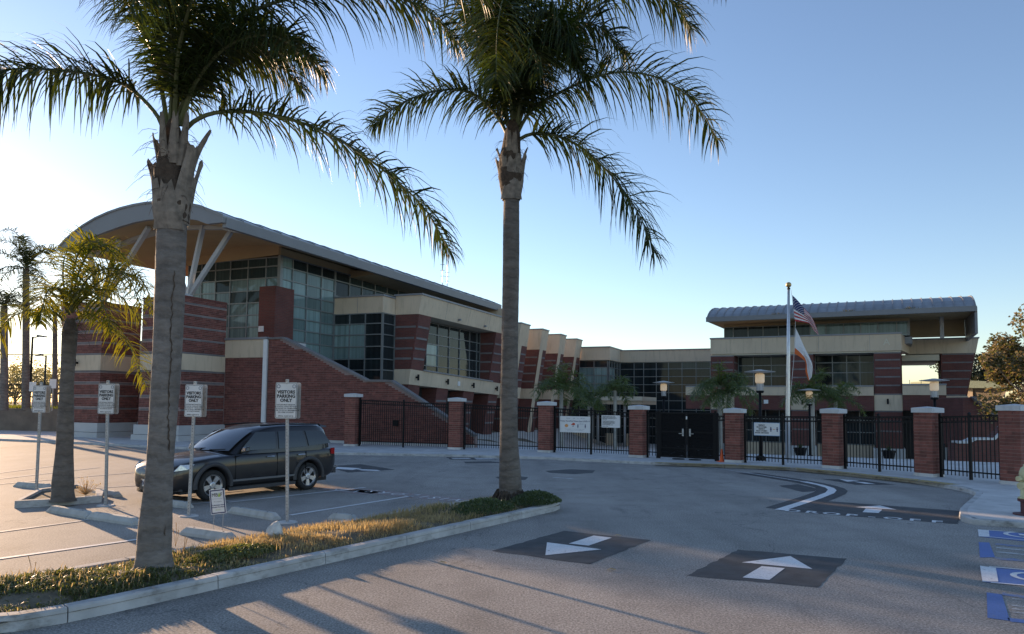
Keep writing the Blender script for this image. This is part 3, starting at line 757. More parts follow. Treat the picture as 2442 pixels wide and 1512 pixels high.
# the four leaning fins
for v0, v1 in ((62.6,64.9),(68.3,70.2),(73.9,75.8),(79.5,81.65)):
    lean(v0, v1, [7.76, 9.72], [uo(7.76), uo(9.72)], -29.2, 'fin_cap', M['stucco'])
    lean(v0-.05, v1+.05, [9.723, 9.84], [uo(9.72)+.06]*2, -29.2, 'coping', M['coping'])
    lean(v0, v1, [3.9, 7.757], [uo(3.9), uo(7.757)], -29.2, 'fin', M['brickfar'])
    lean(v0-.02, v1+.02, [2.9, 3.897], [uo(2.9)+.02, uo(3.897)+.02], -29.2, 'cream_band', M['stucco'])
    lean(v0, v1, [-2.2, 2.897], [uo(-2.2), uo(2.897)], -29.2, 'fin', M['brickfar'])
    m = MB(FS); m.extr([(uo(-1.)+.03, v0+.02, -1.), (uo(7.8)+.03, v0+.02, 7.8), (uo(7.8)+.03, v0+.85, 7.8), (uo(-1.)+.03, v0+.85, -1.)], (-.06, 0, 0)); m.build('cream_strip', M['stucco'], H)
    for z in (7.0, 6.2, 5.4, 4.6, 2.0, 1.0):
        piece('block', H, FS, -29.1, uo(z)-.12, v0-.014, v0+.05, z-.07, z+.07, M['band'])
        piece('block', H, FS, uo(z)-.1, uo(z)+.016, v0+.95, v1-.1, z-.07, z+.07, M['band'])
    lean(v0-.1, v1+.1, [-2.4, -.7], [uo(-1.)+.16, uo(-1.)+.16], -29.2, 'plinth', M['plinth'])
box('fin_wall', H, FS, -29.5, -29.15, 60, 88, -2.4, 7.5, M['brickfar'])
box('fin_end_wall', H, FS, -29.1, -25.75, 83.2, 83.5, -2.4, 7.6, M['inside'])
box('fin_wall_band', H, FS, -29.14, -29.08, 60, 82, 2.6, 3.7, M['stucco'])
# movement joints in the cream render
for u in (-38., -35.9): piece('joint', H, FS, u-.01, u+.01, 33.56, 33.6, 4.84, 5.86, M['coping'])
for v in (48.1, 51.9, 55.8): 
    m = MB(FS); m.extr([(-25.285, v, 8.45), (-25.045, v, 9.73), (-25.1, v, 9.73), (-25.34, v, 8.45)], (0, .02, 0)); m.build('joint', M['coping'], H)
piece('joint', H, FS, -29.2, -29.18, 42.612, 42.66, 8.44, 9.54, M['coping'])
# rain-water outlets and a downpipe on the long side
for v in (50.2, 54.9): piece('scupper', H, FS, -25.3, -25.02, v-.09, v+.09, 8.62, 8.76, M['coping'])
# masts on the roof behind
for px, py0, py1 in ((1055,648,690),(1066,672,692)):
    a, b = at(px, py1+10, 62), at(px, py0-40, 62)
    m = MB(); m.tube([a, b], .03, 5); 
    for f in (.45,.6,.75): c = a.lerp(b, f); m.bar(c-Vector((.2,0,0)), c+Vector((.2,0,0)), .03)
    m.build('mast', M['steel_g'], H)

# ================================================================== glass link (centre)
LINK = empty('glass_link_building', S(-18, 84, -2.1), -A_SCH, 'dark glass curtain wall building with cream parapet and low entrance canopy in the middle', 'building')
L = LINK
box('core', L, FS, -27, -11, 87.2, 95, -2.3, 7.5, M['inside'])
box('core', L, FS, -25.6, -22.1, 82.2, 87.2, -2.3, 7.5, M['inside'])
box('parapet', L, FS, -25.7, -21.85, 81.8, 95, 7.5, 8.93, M['stucco'])
box('parapet', L, FS, -21.84, -11.3, 86.8, 95, 7.5, 8.86, M['stucco'])
box('coping', L, FS, -25.7, -21.78, 81.7, 95, 8.935, 9.06, M['coping'])
box('coping', L, FS, -21.775, -11.3, 86.7, 95, 8.865, 8.98, M['coping'])
ROWS = [-2.2,-1.2,-.1,.9,1.87,2.95,3.9,4.83,5.77,6.67,7.45]
glazing(L, FS, 'v', 82.1, [-25.5,-23.77,-22.2], ROWS, lambda i, j: 'pane_teal' if j in (6,7,8) else 'pane_dark', name='curtain_wall')
glazing(L, FS, 'u', -22.05, [82.2,83.4,84.6,85.8,86.9], ROWS, lambda i, j: 'pane_teal' if j in (6,7,8) and i < 2 else 'pane_dark', name='curtain_wall')
glazing(L, FS, 'v', 87.0, [-21.9,-20.25,-19.1,-17.6,-16.15,-14.6,-13.0,-11.4], ROWS, lambda i, j: 'pane_mid' if (i, j) in ((6,9),(6,8),(5,9)) else 'pane_dark', name='curtain_wall')
CAN = empty('entrance_canopy', S(-20, 78, -2.), -A_SCH, 'pale curved concrete entrance canopy on round columns in front of the dark glass', 'canopy')
m = MB(FS)
cp = [(-24.2,83),(-24.2,78.4),(-23.2,77.2),(-21.6,76.3),(-19.4,75.9),(-16.8,75.9),(-16.8,83)]
m.extr([(u, v, 2.85) for u, v in cp], (0,0,.42)); m.build('slab', M['stucco_w'], CAN)
m = MB(FS); m.extr([(u*.985-.3, v+.25, 2.45) for u, v in cp], (0,0,.39)); m.build('soffit', M['stucco'], CAN)
for u, v in ((-23.0,78.6),(-22.2,78.2),(-18.9,76.9),(-18.2,76.9),(-17.4,77.)):
    m = MB(FS); m.tube([(u, v, -2.), (u, v, 2.45)], .17, 12); m.build('column', M['steel_w'], CAN, smooth=True)
for u0, u1, v in ((-26.5,-23.5,79.5),(-21.8,-20.9,80.),(-19.6,-17.9,80.2)):
    o = box('counter_wall', None, FS, u0, u1, v, v+.4, -2.1, -.75, M['stucco']); recenter(o)
    tag(o, {-26.5: 'low cream counter wall left of the entrance canopy, behind the fence', -21.8: 'short low cream wall under the middle of the entrance canopy', -19.6: 'low cream counter wall under the right end of the entrance canopy'}[u0], 'wall', 'low cream walls by the entrance')

# ================================================================== right wing
FR = FS @ Matrix.Translation((-1, 66, 0)) @ Matrix.Rotation(RAD(-4), 4, 'Z') @ Matrix.Translation((1, -66, 0))
WING = empty('classroom_wing', FR @ Vector((0, 67, -1.75)), -A_SCH-RAD(4), 'two storey brick classroom wing with ribbed curved metal roof and the letter A', 'building')
R = WING; G0 = -1.9
box('core', R, FR, -8.6, 6., 68.3, 82, G0, 8.1, M['inside'])
box('fascia', R, FR, -8.7, 6.15, 65.95, 68.4, 6.88, 8.2, M['stucco'])
box('coping', R, FR, -8.76, 6.2, 65.88, 68.5, 8.203, 8.32, M['coping'])
box('roof_terrace', R, FR, -8.7, 7., 68.41, 82, 7.6, 8.15, M['coping'])
box('fascia_soffit', R, FR, -8.6, 6.1, 66.1, 68.2, 6.76, 6.875, M['stucco_w'])
def wpier(u0, u1):
    box('pier', R, FR, u0, u1, 66.0, 68.2, -.85, 6.755, M['brickfar'])
    box('cream_band', R, FR, u0-.03, u1+.03, 65.93, 68.2, 2.12, 3.36, M['stucco'])
    for z in (2.06, 3.42, 6.7): box('block_course', R, FR, u0-.01, u1+.01, 65.985, 66.2, z-.05, z+.05, M['band'])
    for z in (6.15, 5.48, 4.8, 4.12, 1.3, .5): bandring(R, FR, u0, u1, 66.0, 68.2, z, .12, right=u1 < 4)
    box('plinth', R, FR, u0-.15, u1+.15, 65.8, 68.2, G0, -.853, M['plinth'])
for u0, u1 in ((-8.69,-6.73),(-2.1,-.35),(4.16,6.1)): wpier(u0, u1)
walllight(R, FR, 5.1, 65.9, 2.85, 'v'); walllight(R, FR, -7.6, 65.9, 2.75, 'v'); walllight(R, FR, -1.2, 65.9, 2.75, 'v')
for u0, u1 in ((-10.85,-8.75),(-6.68,-2.15),(-.30,4.11)):
    box('cream_ledge', R, FR, u0, u1, 65.75, 67.2, 3.3, 4.02, M['stucco'])
    box('coping', R, FR, u0, u1, 65.7, 67.25, 4.023, 4.12, M['coping'])
    box('brick_beam', R, FR, u0, u1, 65.8, 67.2, 2.1, 3.297, M['brickfar'])
box('cream_ledge', R, FR, 6.14, 9.1, 65.75, 67.2, 3.36, 4.12, M['stucco']); box('coping', R, FR, 6.14, 9.14, 65.7, 67.25, 4.123, 4.24, M['coping'])
box('brick_beam', R, FR, 6.14, 9.1, 65.8, 67.2, 2.16, 3.357, M['brickfar'])
box('speaker', R, FR, -4.25, -3.9, 65.72, 65.79, 2.6, 2.92, M['sign_w'])
glazing(R, FR, 'v', 68.1, [-6.7,-5.4,-3.9,-2.12], [4.15,5.0,5.95,6.74], lambda i, j: 'pane_dark' if random.random() < .6 else 'pane_mid', name='recessed_window')
glazing(R, FR, 'v', 68.1, [-.33,1.0,2.1,3.1,4.14], [4.15,5.25,6.1,6.74], lambda i, j: 'pane_mid' if (i > 0 and j < 2) else 'pane_dark', name='recessed_window')
for u0, u1 in ((-6.68,-2.15),(-.30,4.11)):
    glazing(R, FR, 'v', 68.05, [u0+(u1-u0)*k/4 for k in range(5)], [-.7,.3,1.3,2.08], lambda i, j: 'pane_dark' if random.random() < .8 else 'pane_mid', name='ground_floor_window')
    box('apron_wall', R, FR, u0, u1, 67.7, 68.0, G0, -.75, M['stucco'])
for u in (-4.4, .1, 3.9): piece('joint', R, FR, u-.01, u+.01, 65.942, 66., 6.89, 8.19, M['coping'])
text('wall_letter', 'A', .75, M['stucco_w'], R, FR @ face_m((5.1, 65.93, 7.55), (1,0,0), (0,0,1)))
# clerestory
glazing(R, FR, 'v', 68.5, [-7.95,-7.17,-5.89,-4.61,-3.32,-2.03,-.74,.52,1.9,3.2,4.5,5.88,6.7], [8.3,8.45,9.45], lambda i, j: 'pane_dark' if 0 < i < 5 else ('pane_teal' if i > 5 else 'pane_mid'), name='clerestory')
box('clerestory_head', R, FR, -8.0, 6.8, 68.42, 68.6, 9.5, 9.85, M['soffit'])
box('clerestory_core', R, FR, -7.95, 6.7, 68.56, 79, 8.2, 9.8, M['inside'])
glazing(R, FR, 'u', 6.78, [68.6,69.9,71.2,72.5,73.8], [8.3,8.45,9.6], lambda i, j: 'pane_dark', name='clerestory')
# curved ribbed roof: section in (v, z)
RT = [(64.9,10.0),(65.3,10.28),(66.0,10.62),(67.0,10.95),(68.2,11.2),(69.6,11.36),(71.2,11.42),(73.,11.36),(75.,11.15),(77.,10.8),(78.6,10.35)]
seams = [-8.75+(11.1+8.75)*k/29 for k in range(30)]
for a, b in zip(seams, seams[1:]):
    m = MB(FR); m.extr([(a+.01, v, z) for v, z in RT]+[(a+.01, v, z-.1) for v, z in reversed(RT)], (b-a-.02, 0, 0)); m.build('roof_panel', M['metal_roof'], R)
for s in seams:
    m = MB(FR); m.extr([(s-.03, v, z+.075) for v, z in RT]+[(s-.03, v, z-.02) for v, z in reversed(RT)], (.06, 0, 0)); m.build('roof_seam', M['coping'], R)
box('eave_fascia', R, FR, -8.82, 11.16, 64.7, 64.9, 9.62, 10.02, M['fascia'])
m = MB(FR); m.extr([(-8.72,64.91,9.64),(-8.72,78.5,9.95),(-8.72,78.5,10.2),(-8.72,64.91,9.85)], (19.8,0,0)); m.build('soffit', M['soffit'], R)
m = MB(FR); m.extr([(-8.8, v, z-.02) for v, z in RT]+[(-8.8, 78.6, 9.9), (-8.8, 64.9, 9.66)], (.07,0,0)); m.build('gable_fascia', M['fascia'], R)
box('end_screen', R, FR, 11.02, 11.2, 64.92, 72.2, 7.95, 9.95, M['fascia'])
box('back_screen', R, FR, 6.9, 11.0, 72.0, 72.2, 8.38, 9.9, M['soffit'])
box('roof_column', R, FR, 9.0, 9.28, 68.9, 69.2, 8., 9.75, M['steel_w'])
# end block, set back
m = MB(FR); m.extr([(6.15,66.,6.9),(6.9,71.9,6.95),(6.9,71.9,8.12),(6.15,66.,8.19)], (-.2,.05,0)); m.build('fascia', M['stucco'], R)
m = MB(FR); m.extr([(6.7,72.,6.97),(11.72,72.,6.97),(11.95,72.,8.17),(6.7,72.,8.17)], (0,5,0)); m.build('fascia', M['stucco'], R)
box('coping', R, FR, 6.95, 12.0, 71.9, 77.1, 8.173, 8.28, M['coping'])
def wl(z): return 11.72-(6.97-z)*.19
m = MB(FR); m.extr([(9.2,72.05,-.9),(wl(-.9),72.05,-.9),(11.70,72.05,6.96),(9.2,72.05,6.96)], (0,3.5,0)); m.build('pier', M['brickfar'], R)
m = MB(FR); m.extr([(9.17,71.98,2.05),(wl(2.05)+.04,71.98,2.05),(wl(3.4)+.04,71.98,3.4),(9.17,71.98,3.4)], (0,3.6,0)); m.build('cream_band', M['stucco'], R)
for z in (6.9,6.2,5.5,4.82,4.15,3.46,1.4,.5):
    for k in range(4):
        a, b = 9.3+(wl(z)-.1-9.3)*k/4, 9.3+(wl(z)-.1-9.3)*(k+1)/4
        piece('block', R, FR, a+.005, b-.005, 72.035, 72.1, z-.06, z+.06, M['band'])
box('plinth', R, FR, 9.0, 10.6, 71.8, 75.5, G0, -.9, M['plinth'])
box('passage_wall', R, FR, 6.05, 6.2, 68.3, 80, -1.9, 6.9, M['brickfar'])
box('passage_floor', R, FR, 6.2, 9.2, 67.3, 80, 3.5, 3.7, M['coping'])
box('passage_ceiling', R, FR, 6.3, 9.1, 72.1, 80, 6.4, 6.9, M['stucco_w'])
box('ground_floor_dark', R, FR, 6.2, 9.15, 69., 69.3, G0, 2.2, M['inside'])
for a in (6.7, 7.5, 8.3):
    m = MB(FR); m.tube([(a, 67.35, 3.7),(a, 67.35, 4.6)], .02, 5); m.build('rail_post', M['black'], R)
# weeds caught in the gutters
def tuft(name, parent, c, n, r, h, mat, up=1.):
    m = MB()
    for i in range(n):
        a = random.uniform(0, 6.28); rr = r*math.sqrt(random.random()); b = Vector(c)+Vector((rr*math.cos(a), rr*math.sin(a)*.5, 0))
        hh = h*random.uniform(.4, 1); d = Vector((random.uniform(-1,1), random.uniform(-1,1), up)).normalized()*hh; s = Vector((random.uniform(-1,1), random.uniform(-1,1), 0)).normalized()*.02
        m.add([b-s, b+s, b+d], [(0,1,2)])
    return m.build(name, mat, parent)
# ================================================================== fence, pillars, gate
PILPX = [(840,1065,938),(1088,1073,948),(1303,1080,957),(1523,1092,966),(1753,1104,973),(1989,1118,973),(2215,1137,970),(2425,1157,964)]
PIL = []
for x, yb, yt in PILPX:
    g = gnd(x, yb-2, HK); top = at(x, yt, g.y+.15).z; PIL.append((g.xy, top))
NEXT = PIL[-1][0]+(PIL[-1][0]-PIL[-2][0])
ORD = ['leftmost of the brick fence pillars, in front of the stair wall', 'second brick fence pillar from the left, seen left of the tall middle palm', 'third brick fence pillar from the left, just right of the tall middle palm trunk', 'brick fence pillar immediately left of the black gate', 'brick fence pillar immediately right of the black gate', 'brick fence pillar with pale cap between flagpole and the letter A', 'second brick fence pillar from the right, beside the lamp', 'rightmost brick fence pillar, behind the yellow hydrant']
PW_ = .60
pillar_dirs = []
for i, (p, top) in enumerate(PIL):
    a = PIL[i-1][0] if i else p-(PIL[1][0]-p); b = PIL[i+1][0] if i < 7 else NEXT
    t = (b-a).normalized(); pillar_dirs.append(t)
    rz = math.atan2(t.y, t.x)
    ro = empty('fence_pillar', (p.x, p.y, HK), rz, ORD[i], 'pillar', 'brick fence pillars')
    fr = Matrix.Translation((p.x, p.y, HK)) @ Matrix.Rotation(rz, 4, 'Z')
    Hh = top-HK; w = PW_/2; cap = .19
    m = MB(fr); m.box(-w+.012, w-.012, -w+.012, w-.012, .1, Hh-cap); m.build('mortar_core', M['mortar'], ro)
    m = MB(fr); m.box(-w-.02, w+.02, -w-.02, w+.02, -.05, .1); m.build('footing', M['concrete'], ro)
    e = w+.045
    m = MB(fr); z0 = Hh-cap
    m.add([(-e,-e,z0),(e,-e,z0),(e,e,z0),(-e,e,z0),(-e,-e,z0+.15),(e,-e,z0+.15),(e,e,z0+.15),(-e,e,z0+.15),(0,0,Hh+.01)],
          [(0,3,2,1),(0,1,5,4),(1,2,6,5),(2,3,7,6),(3,0,4,7),(4,5,8),(5,6,8),(6,7,8),(7,4,8)]); m.build('cap', M['cap'], ro)
    nc = int((Hh-cap-.1)/.0985); ch = (Hh-cap-.1)/nc; hd = .19
    for k in range(nc):
        z0, z1 = .1+k*ch+.006, .1+(k+1)*ch-.006
        for q in range(4):
            # pinwheel course: each brick is one long face and shows its end on the next side
            f2 = fr @ Matrix.Rotation(q*math.pi/2, 4, 'Z')
            if k % 2: x0, x1 = -w, w-hd-.012
            else: x0, x1 = -w+hd+.012, w
            pr = random.uniform(-.003, .003)
            piece('brick', ro, f2, x0, x1, -w+pr, -w+hd, z0, z1, M['brick_p'])
# fence bays ------------------------------------------------------------
PICK = {}
def picket_mesh(h):
    k = round(h, 2)
    if k not in PICK:
        m = MB(); m.box(-.011, .011, -.011, .011, 0, h); PICK[k] = m.mesh('picket', M['black'])
    return PICK[k]
def fence_bay(a, b, za, zb, label, mid=True, ends=(True, True), name='fence_panel'):
    """a, b plan ends; za/zb fence top heights"""
    d = b-a; L = d.length; t = d.normalized(); rz = math.atan2(t.y, t.x)
    ro = empty(name, (a.x, a.y, HK), rz, label, 'fence', 'black picket fence panels')
    def P(s, z): q = a+t*s; return Vector((q.x, q.y, z))
    def top(s): return za+(zb-za)*s/L
    posts = ([0.04] if ends[0] else [])+([L/2] if mid else [])+([L-.04] if ends[1] else [])
    for s in posts:
        m = MB(); m.bar(P(s, HK), P(s, top(s)+.05), .075, .075, up=(t.x, t.y, 0)); m.box(0,0,0,0,0,0) if False else None
        c = P(s, top(s)+.06); 
        m.build('post', M['black'], ro)
        m2 = MB(Matrix.Translation(c) @ Matrix.Rotation(rz, 4, 'Z')); m2.add([(-.045,-.045,-.01),(.045,-.045,-.01),(.045,.045,-.01),(-.045,.045,-.01),(0,0,.05)], [(0,3,2,1),(0,1,4),(1,2,4),(2,3,4),(3,0,4)]); m2.build('post_cap', M['black'], ro)
    for dz, hh in ((-.03, .045), (-.20, .04)):
        m = MB(); m.bar(P(0, top(0)+dz), P(L, top(L)+dz), .035, hh); m.build('rail', M['black'], ro)
    m = MB(); m.bar(P(0, HK+.24), P(L, HK+.24), .035, .045); m.build('rail', M['black'], ro)
    n = int(L/.118)
    for k in range(1, n):
        s = L*k/n
        if any(abs(s-q) < .06 for q in posts): continue
        h = top(s)-.03-(HK+.09)
        o = link('picket', picket_mesh(h), ro, Matrix.Translation(P(s, HK+.09)) @ Matrix.Rotation(rz, 4, 'Z'))
    m = MB()                                            # little rings between the two top rails
    K = 8
    for k in range(n):
        c = P(L*(k+.5)/n, top(L*(k+.5)/n)-.115); ring = []
        for j in range(K):
            an = 2*math.pi*j/K; ring.append((c+Vector((t.x*math.cos(an), t.y*math.cos(an), math.sin(an)))*.045, c+Vector((t.x*math.cos(an), t.y*math.cos(an), math.sin(an)))*.062))
        for j in range(K):
            i0, o0 = ring[j]; i1, o1 = ring[(j+1) % K]; m.quad(i0, o0, o1, i1)
    m.build('rings', M['black'], ro, kind='stuff')
    return ro
def edge(i, side): return PIL[i][0]+pillar_dirs[i]*(PW_/2+.06)*side
FT = [PIL[i][1]-.30 for i in range(8)]
BAYL = {0: 'black picket fence panel in front of the brick stair wall', 1: 'black picket fence panel behind the tall middle palm trunk', 2: 'black picket fence panel carrying the banner and the white notice', 4: 'black picket fence panel with the social distance sign, by the flagpole', 5: 'black picket fence panel in front of the pier with the letter A', 6: 'black picket fence panel between the two rightmost pillars'}
BAY = {}
for i in (0,1,2,4,5,6):
    BAY[i] = fence_bay(edge(i, 1), edge(i+1, -1), FT[i], FT[i+1], BAYL[i])
# gate opening between pillars 3 and 4
g0, g1 = edge(3, 1), edge(4, -1); gd = g1-g0; gt = gd.normalized(); GL = gd.length
sa, sb_ = (1573-1541)/(1735-1541)*GL+.0, (1711-1541)/(1735-1541)*GL
fence_bay(g0, g0+gt*(sa-.04), FT[3], FT[3], 'narrow black picket fence strip left of the black gate', mid=False)
fence_bay(g0+gt*(sb_+.04), g1, FT[4], FT[4], 'narrow black picket fence strip right of the black gate', mid=False)
grz = math.atan2(gt.y, gt.x); gm = g0+gt*((sa+sb_)/2)
GATE = empty('double_gate', (gm.x, gm.y, HK), grz, 'black double gate with mesh panels and two silver handles', 'gate')
GF = Matrix.Translation((gm.x, gm.y, HK)) @ Matrix.Rotation(grz, 4, 'Z'); gw = (sb_-sa)/2-.05; gh = FT[3]-HK+.02
def meshmat():
    m, t, b, o = nmat('perforated_black_metal')
    b.inputs['Base Color'].default_value = (.006, .006, .007, 1); b.inputs['Roughness'].default_value = .7; b.inputs['Specular IOR Level'].default_value = .15
    tc = coords(t); w1 = N(t, 'ShaderNodeTexWave', bands_direction='Z'); w1.inputs['Scale'].default_value = 5.2; t.links.new(tc, w1.inputs[0])
    n = noise(t, coords(t, (1.4, 1, 7)), 2., 5, .7); 
    k = N(t, 'ShaderNodeMath', operation='MULTIPLY'); t.links.new(ramp(t, w1.outputs['Fac'], [(.78, (0,)*3), (.9, (1,)*3)]).outputs[0], k.inputs[0]); t.links.new(ramp(t, n, [(.5, (0,)*3), (.62, (.5,)*3)]).outputs[0], k.inputs[1])
    tr = t.nodes.new('ShaderNodeBsdfTransparent'); mx = t.nodes.new('ShaderNodeMixShader')
    t.links.new(k.outputs[0], mx.inputs[0]); t.links.new(b.outputs[0], mx.inputs[1]); t.links.new(tr.outputs[0], mx.inputs[2]); t.links.new(mx.outputs[0], o.inputs[0])
    return m
M['mesh'] = meshmat()
for sgn in (-1, 1):
    x0, x1 = (-gw, -.015) if sgn < 0 else (.015, gw)
    m = MB(GF)
    for b in ((x0, x0+.06, .06, gh), (x1-.06, x1, .06, gh), (x0+.06, x1-.06, .06, .13), (x0+.06, x1-.06, gh-.07, gh), (x0+.06, x1-.06, .42, .47), (x0+.06, x1-.06, 1.08, 1.14)):
        m.box(b[0], b[1], -.03, .03, b[2], b[3])
    leaf = m.build('gate_leaf', M['black'], GATE)
    m = MB(GF); m.box(x0+.055, x1-.055, -.008, .008, .1, gh-.04); m.build('mesh_panel', M['mesh'], leaf)
    hx = -.15 if sgn < 0 else .15
    m = MB(GF); m.box(hx-.035, hx+.035, -.06, -.032, .95, 1.25); m.box(hx-(.16 if sgn < 0 else -.03), hx+(.16 if sgn > 0 else -.03), -.10, -.075, 1.04, 1.065); m.box(hx-.012, hx+.012, -.10, -.055, 1.035, 1.07); m.build('handle', M['steel_g'], leaf)
    m = MB(GF); m.box(sgn*(gw+.005), sgn*(gw+.085), -.04, .04, 0, gh+.07); m.build('gate_post', M['black'], GATE)
    m = MB(GF); m.lathe((sgn*.35, -.05, .005), [(0,0),(.26,0),(.24,.03),(0,.03)], 12); m.build('floor_stop', M['black'], GATE)
m = MB(GF); m.box(-.02, .03, -.05, -.032, gh-.28, gh-.16); m.build('latch', M['sign_w'], GATE)

# notices on the fence ----------------------------------------------------
def board(name, pxc, corners, Y, label, cat, matb='sign_w', th=.02):
    """flat board through four picture corners on the plane of its bay; returns root, matrix, w, h"""
    tl, tr, bl = [at(x, y, Y) for x, y in corners]
    right = (tr-tl); right.z = 0; w = right.length; right.normalize(); h = (tl-bl).length
    c = (tr+bl)/2
    n = right.cross(Vector((0,0,1)))
    ro = empty(name, (c.x, c.y, c.z-h/2), math.atan2(right.y, right.x), label, cat)
    mm = face_m(c, right, (0,0,1))
    m = MB(mm); m.box(-w/2, w/2, -h/2, h/2, -th, 0); m.build('board', M[matb], ro)
    return ro, mm, w, h
def bay_y(i, px): 
    a, b = edge(i, 1), edge(i+1, -1)
    # intersection of the pixel column with the bay line
    r = ray(px, 1040); k = r.x/r.y; d = b-a
    s = (a.x-k*a.y)/(k*d.y-d.x); return (a+d*s).y-.06
def bay_board(name, i, x0, x1, y0, y1, label, cat):
    xl, xr = x0, x1
    pl, pr = at(xl, (y0+y1)/2, bay_y(i, xl)), at(xr, (y0+y1)/2, bay_y(i, xr))
    zt, zb = at(x0, y0, bay_y(i, x0)).z, at(x0, y1, bay_y(i, x0)).z
    right = pr-pl; right.z = 0; w = right.length; right.normalize(); h = zt-zb
    c = (pl+pr)/2; c.z = (zt+zb)/2
    ro = empty(name, (c.x, c.y, c.z-h/2), math.atan2(right.y, right.x), label, cat)
    mm = face_m(c, right, (0,0,1))
    m = MB(mm); m.box(-w/2, w/2, -h/2, h/2, -.02, 0); m.build('board', M['sign_w'], ro)
    return ro, mm, w, h
def onb(mm, x, y, z=.004): return mm @ Matrix.Translation((x, y, z))
def person_icon(ro, mm, x, y, s, mat):
    m = MB(onb(mm, x, y)); k = 10
    m.quad(*[(.13*s*math.cos(2*math.pi*j/k), .36*s+.13*s*math.sin(2*math.pi*j/k), 0) for j in range(k)])
    m.quad((-.17*s,.2*s,0),(-.17*s,-.12*s,0),(-.1*s,-.12*s,0),(-.1*s,-.5*s,0),(.1*s,-.5*s,0),(.1*s,-.12*s,0),(.17*s,-.12*s,0),(.17*s,.2*s,0))
    m.build('person_icon', mat, ro)
# banner
ro, mm, w, h = bay_board('banner', 2, 1335, 1407, 992, 1030, 'white banner with figures and a red icon, tied to the fence', 'banner')
text('headline', 'Protect Yourself and Others from COVID-19', w*.052, M['navy'], ro, onb(mm, 0, h*.2), bold=.0012)
for x, s in ((-.22,'BCHD'),(-.03,'MB'),(.1,'A'),(.25,'MBUSD')): text('logo', s, w*.045, M['ink_grey'], ro, onb(mm, x*w, h*.37))
m = MB(onb(mm, -.28*w, -.09*h)); k = 14; m.quad(*[(.06*w*math.cos(2*math.pi*j/k), .1*h*math.sin(2*math.pi*j/k), 0) for j in range(k)]); m.build('hand_icon', M['orange'], ro)
m = MB(onb(mm, -.07*w, .01*h)); m.quad((-.07*w,-.05*h,0),(.08*w,-.05*h,0),(.06*w,.1*h,0),(.045*w,.05*h,0),(.02*w,.1*h,0)); m.build('arrow_icon', M['red'], ro)
m = MB(onb(mm, -.06*w, -.13*h)); m.quad(*[(.025*w*math.cos(math.pi*j/8), .06*h*math.sin(math.pi*j/8), 0) for j in range(9)]); m.build('face_icon', M['ink'], ro)
person_icon(ro, mm, .1*w, -.1*h, w*.11, M['navy']); person_icon(ro, mm, .34*w, -.1*h, w*.11, M['navy'])
text('small_print', 'KEEP 6 FT\n6 feet apart', w*.03, M['ink_grey'], ro, onb(mm, .22*w, .05*h))
for k, s in enumerate(('Wash your hands     Cover your cough     Keep your distance', 'Stay home when you are sick and call your doctor')): text('small_print', s, w*.026, M['ink_grey'], ro, onb(mm, 0, -.3*h-.07*h*k))
# white notice
ro, mm, w, h = bay_board('notice_board', 2, 1434, 1478, 990, 1019, 'white notice board with lines of small print, beside the banner', 'sign')
for k, s in enumerate(('VISITORS MUST REGISTER AT SCHOOL OFFICE', 'BETWEEN THE HOURS OF 7:00 AM AND 4:00 PM', 'FAILURE TO DO SO IS A MISDEMEANOR PUNISHABLE', 'BY IMPRISONMENT AND OR A FINE OF $500.00', 'PENAL CODE 627', '', 'NO SMOKING OR TOBACCO PRODUCTS', 'NO DOGS ALLOWED ON SCHOOL GROUNDS', 'NO SKATEBOARDING BICYCLES SCOOTERS', 'NO GOLFING MOTOR VEHICLES OR HORSES', 'NO ALCOHOLIC BEVERAGES', 'VIOLATORS WILL BE CITED AND FINED', '', 'MANHATTAN BEACH')):
    if s: text('small_print', s, h*.056, M['ink'], ro, onb(mm, -w*.45, h*.41-h*.063*k), 'LEFT', bold=.001)
# social distance sign
ro, mm, w, h = bay_board('social_distance_sign', 4, 1797, 1859, 1007, 1038, 'white sign with RESPECT EACH OTHER lettering and two figures', 'sign')
m = MB(mm)
for b in ((-w/2,w/2,h/2-.018,h/2),(-w/2,w/2,-h/2,-h/2+.018),(-w/2,-w/2+.018,-h/2,h/2),(w/2-.018,w/2,-h/2,h/2)): m.box(b[0],b[1],b[2],b[3],.001,.003)
m.build('border', simple('blue_border', (.25,.42,.6)), ro)
for k, s in enumerate(('RESPECT', 'EACH OTHER.', 'RESPECT', "EACH OTHER'S", 'SOCIAL DISTANCE')): text('lettering', s, h*.125, M['ink'], ro, onb(mm, -w*.19, h*.29-h*.145*k), bold=.003)
person_icon(ro, mm, .16*w, -.0*h, h*.36, M['navy']); person_icon(ro, mm, .4*w, -.0*h, h*.36, M['navy'])
m = MB(onb(mm, .28*w, 0)); m.quad((-.05*w,-.02*h,0),(.05*w,-.02*h,0),(.05*w,.02*h,0),(-.05*w,.02*h,0)); m.build('arrow_icon', M['orange'], ro)

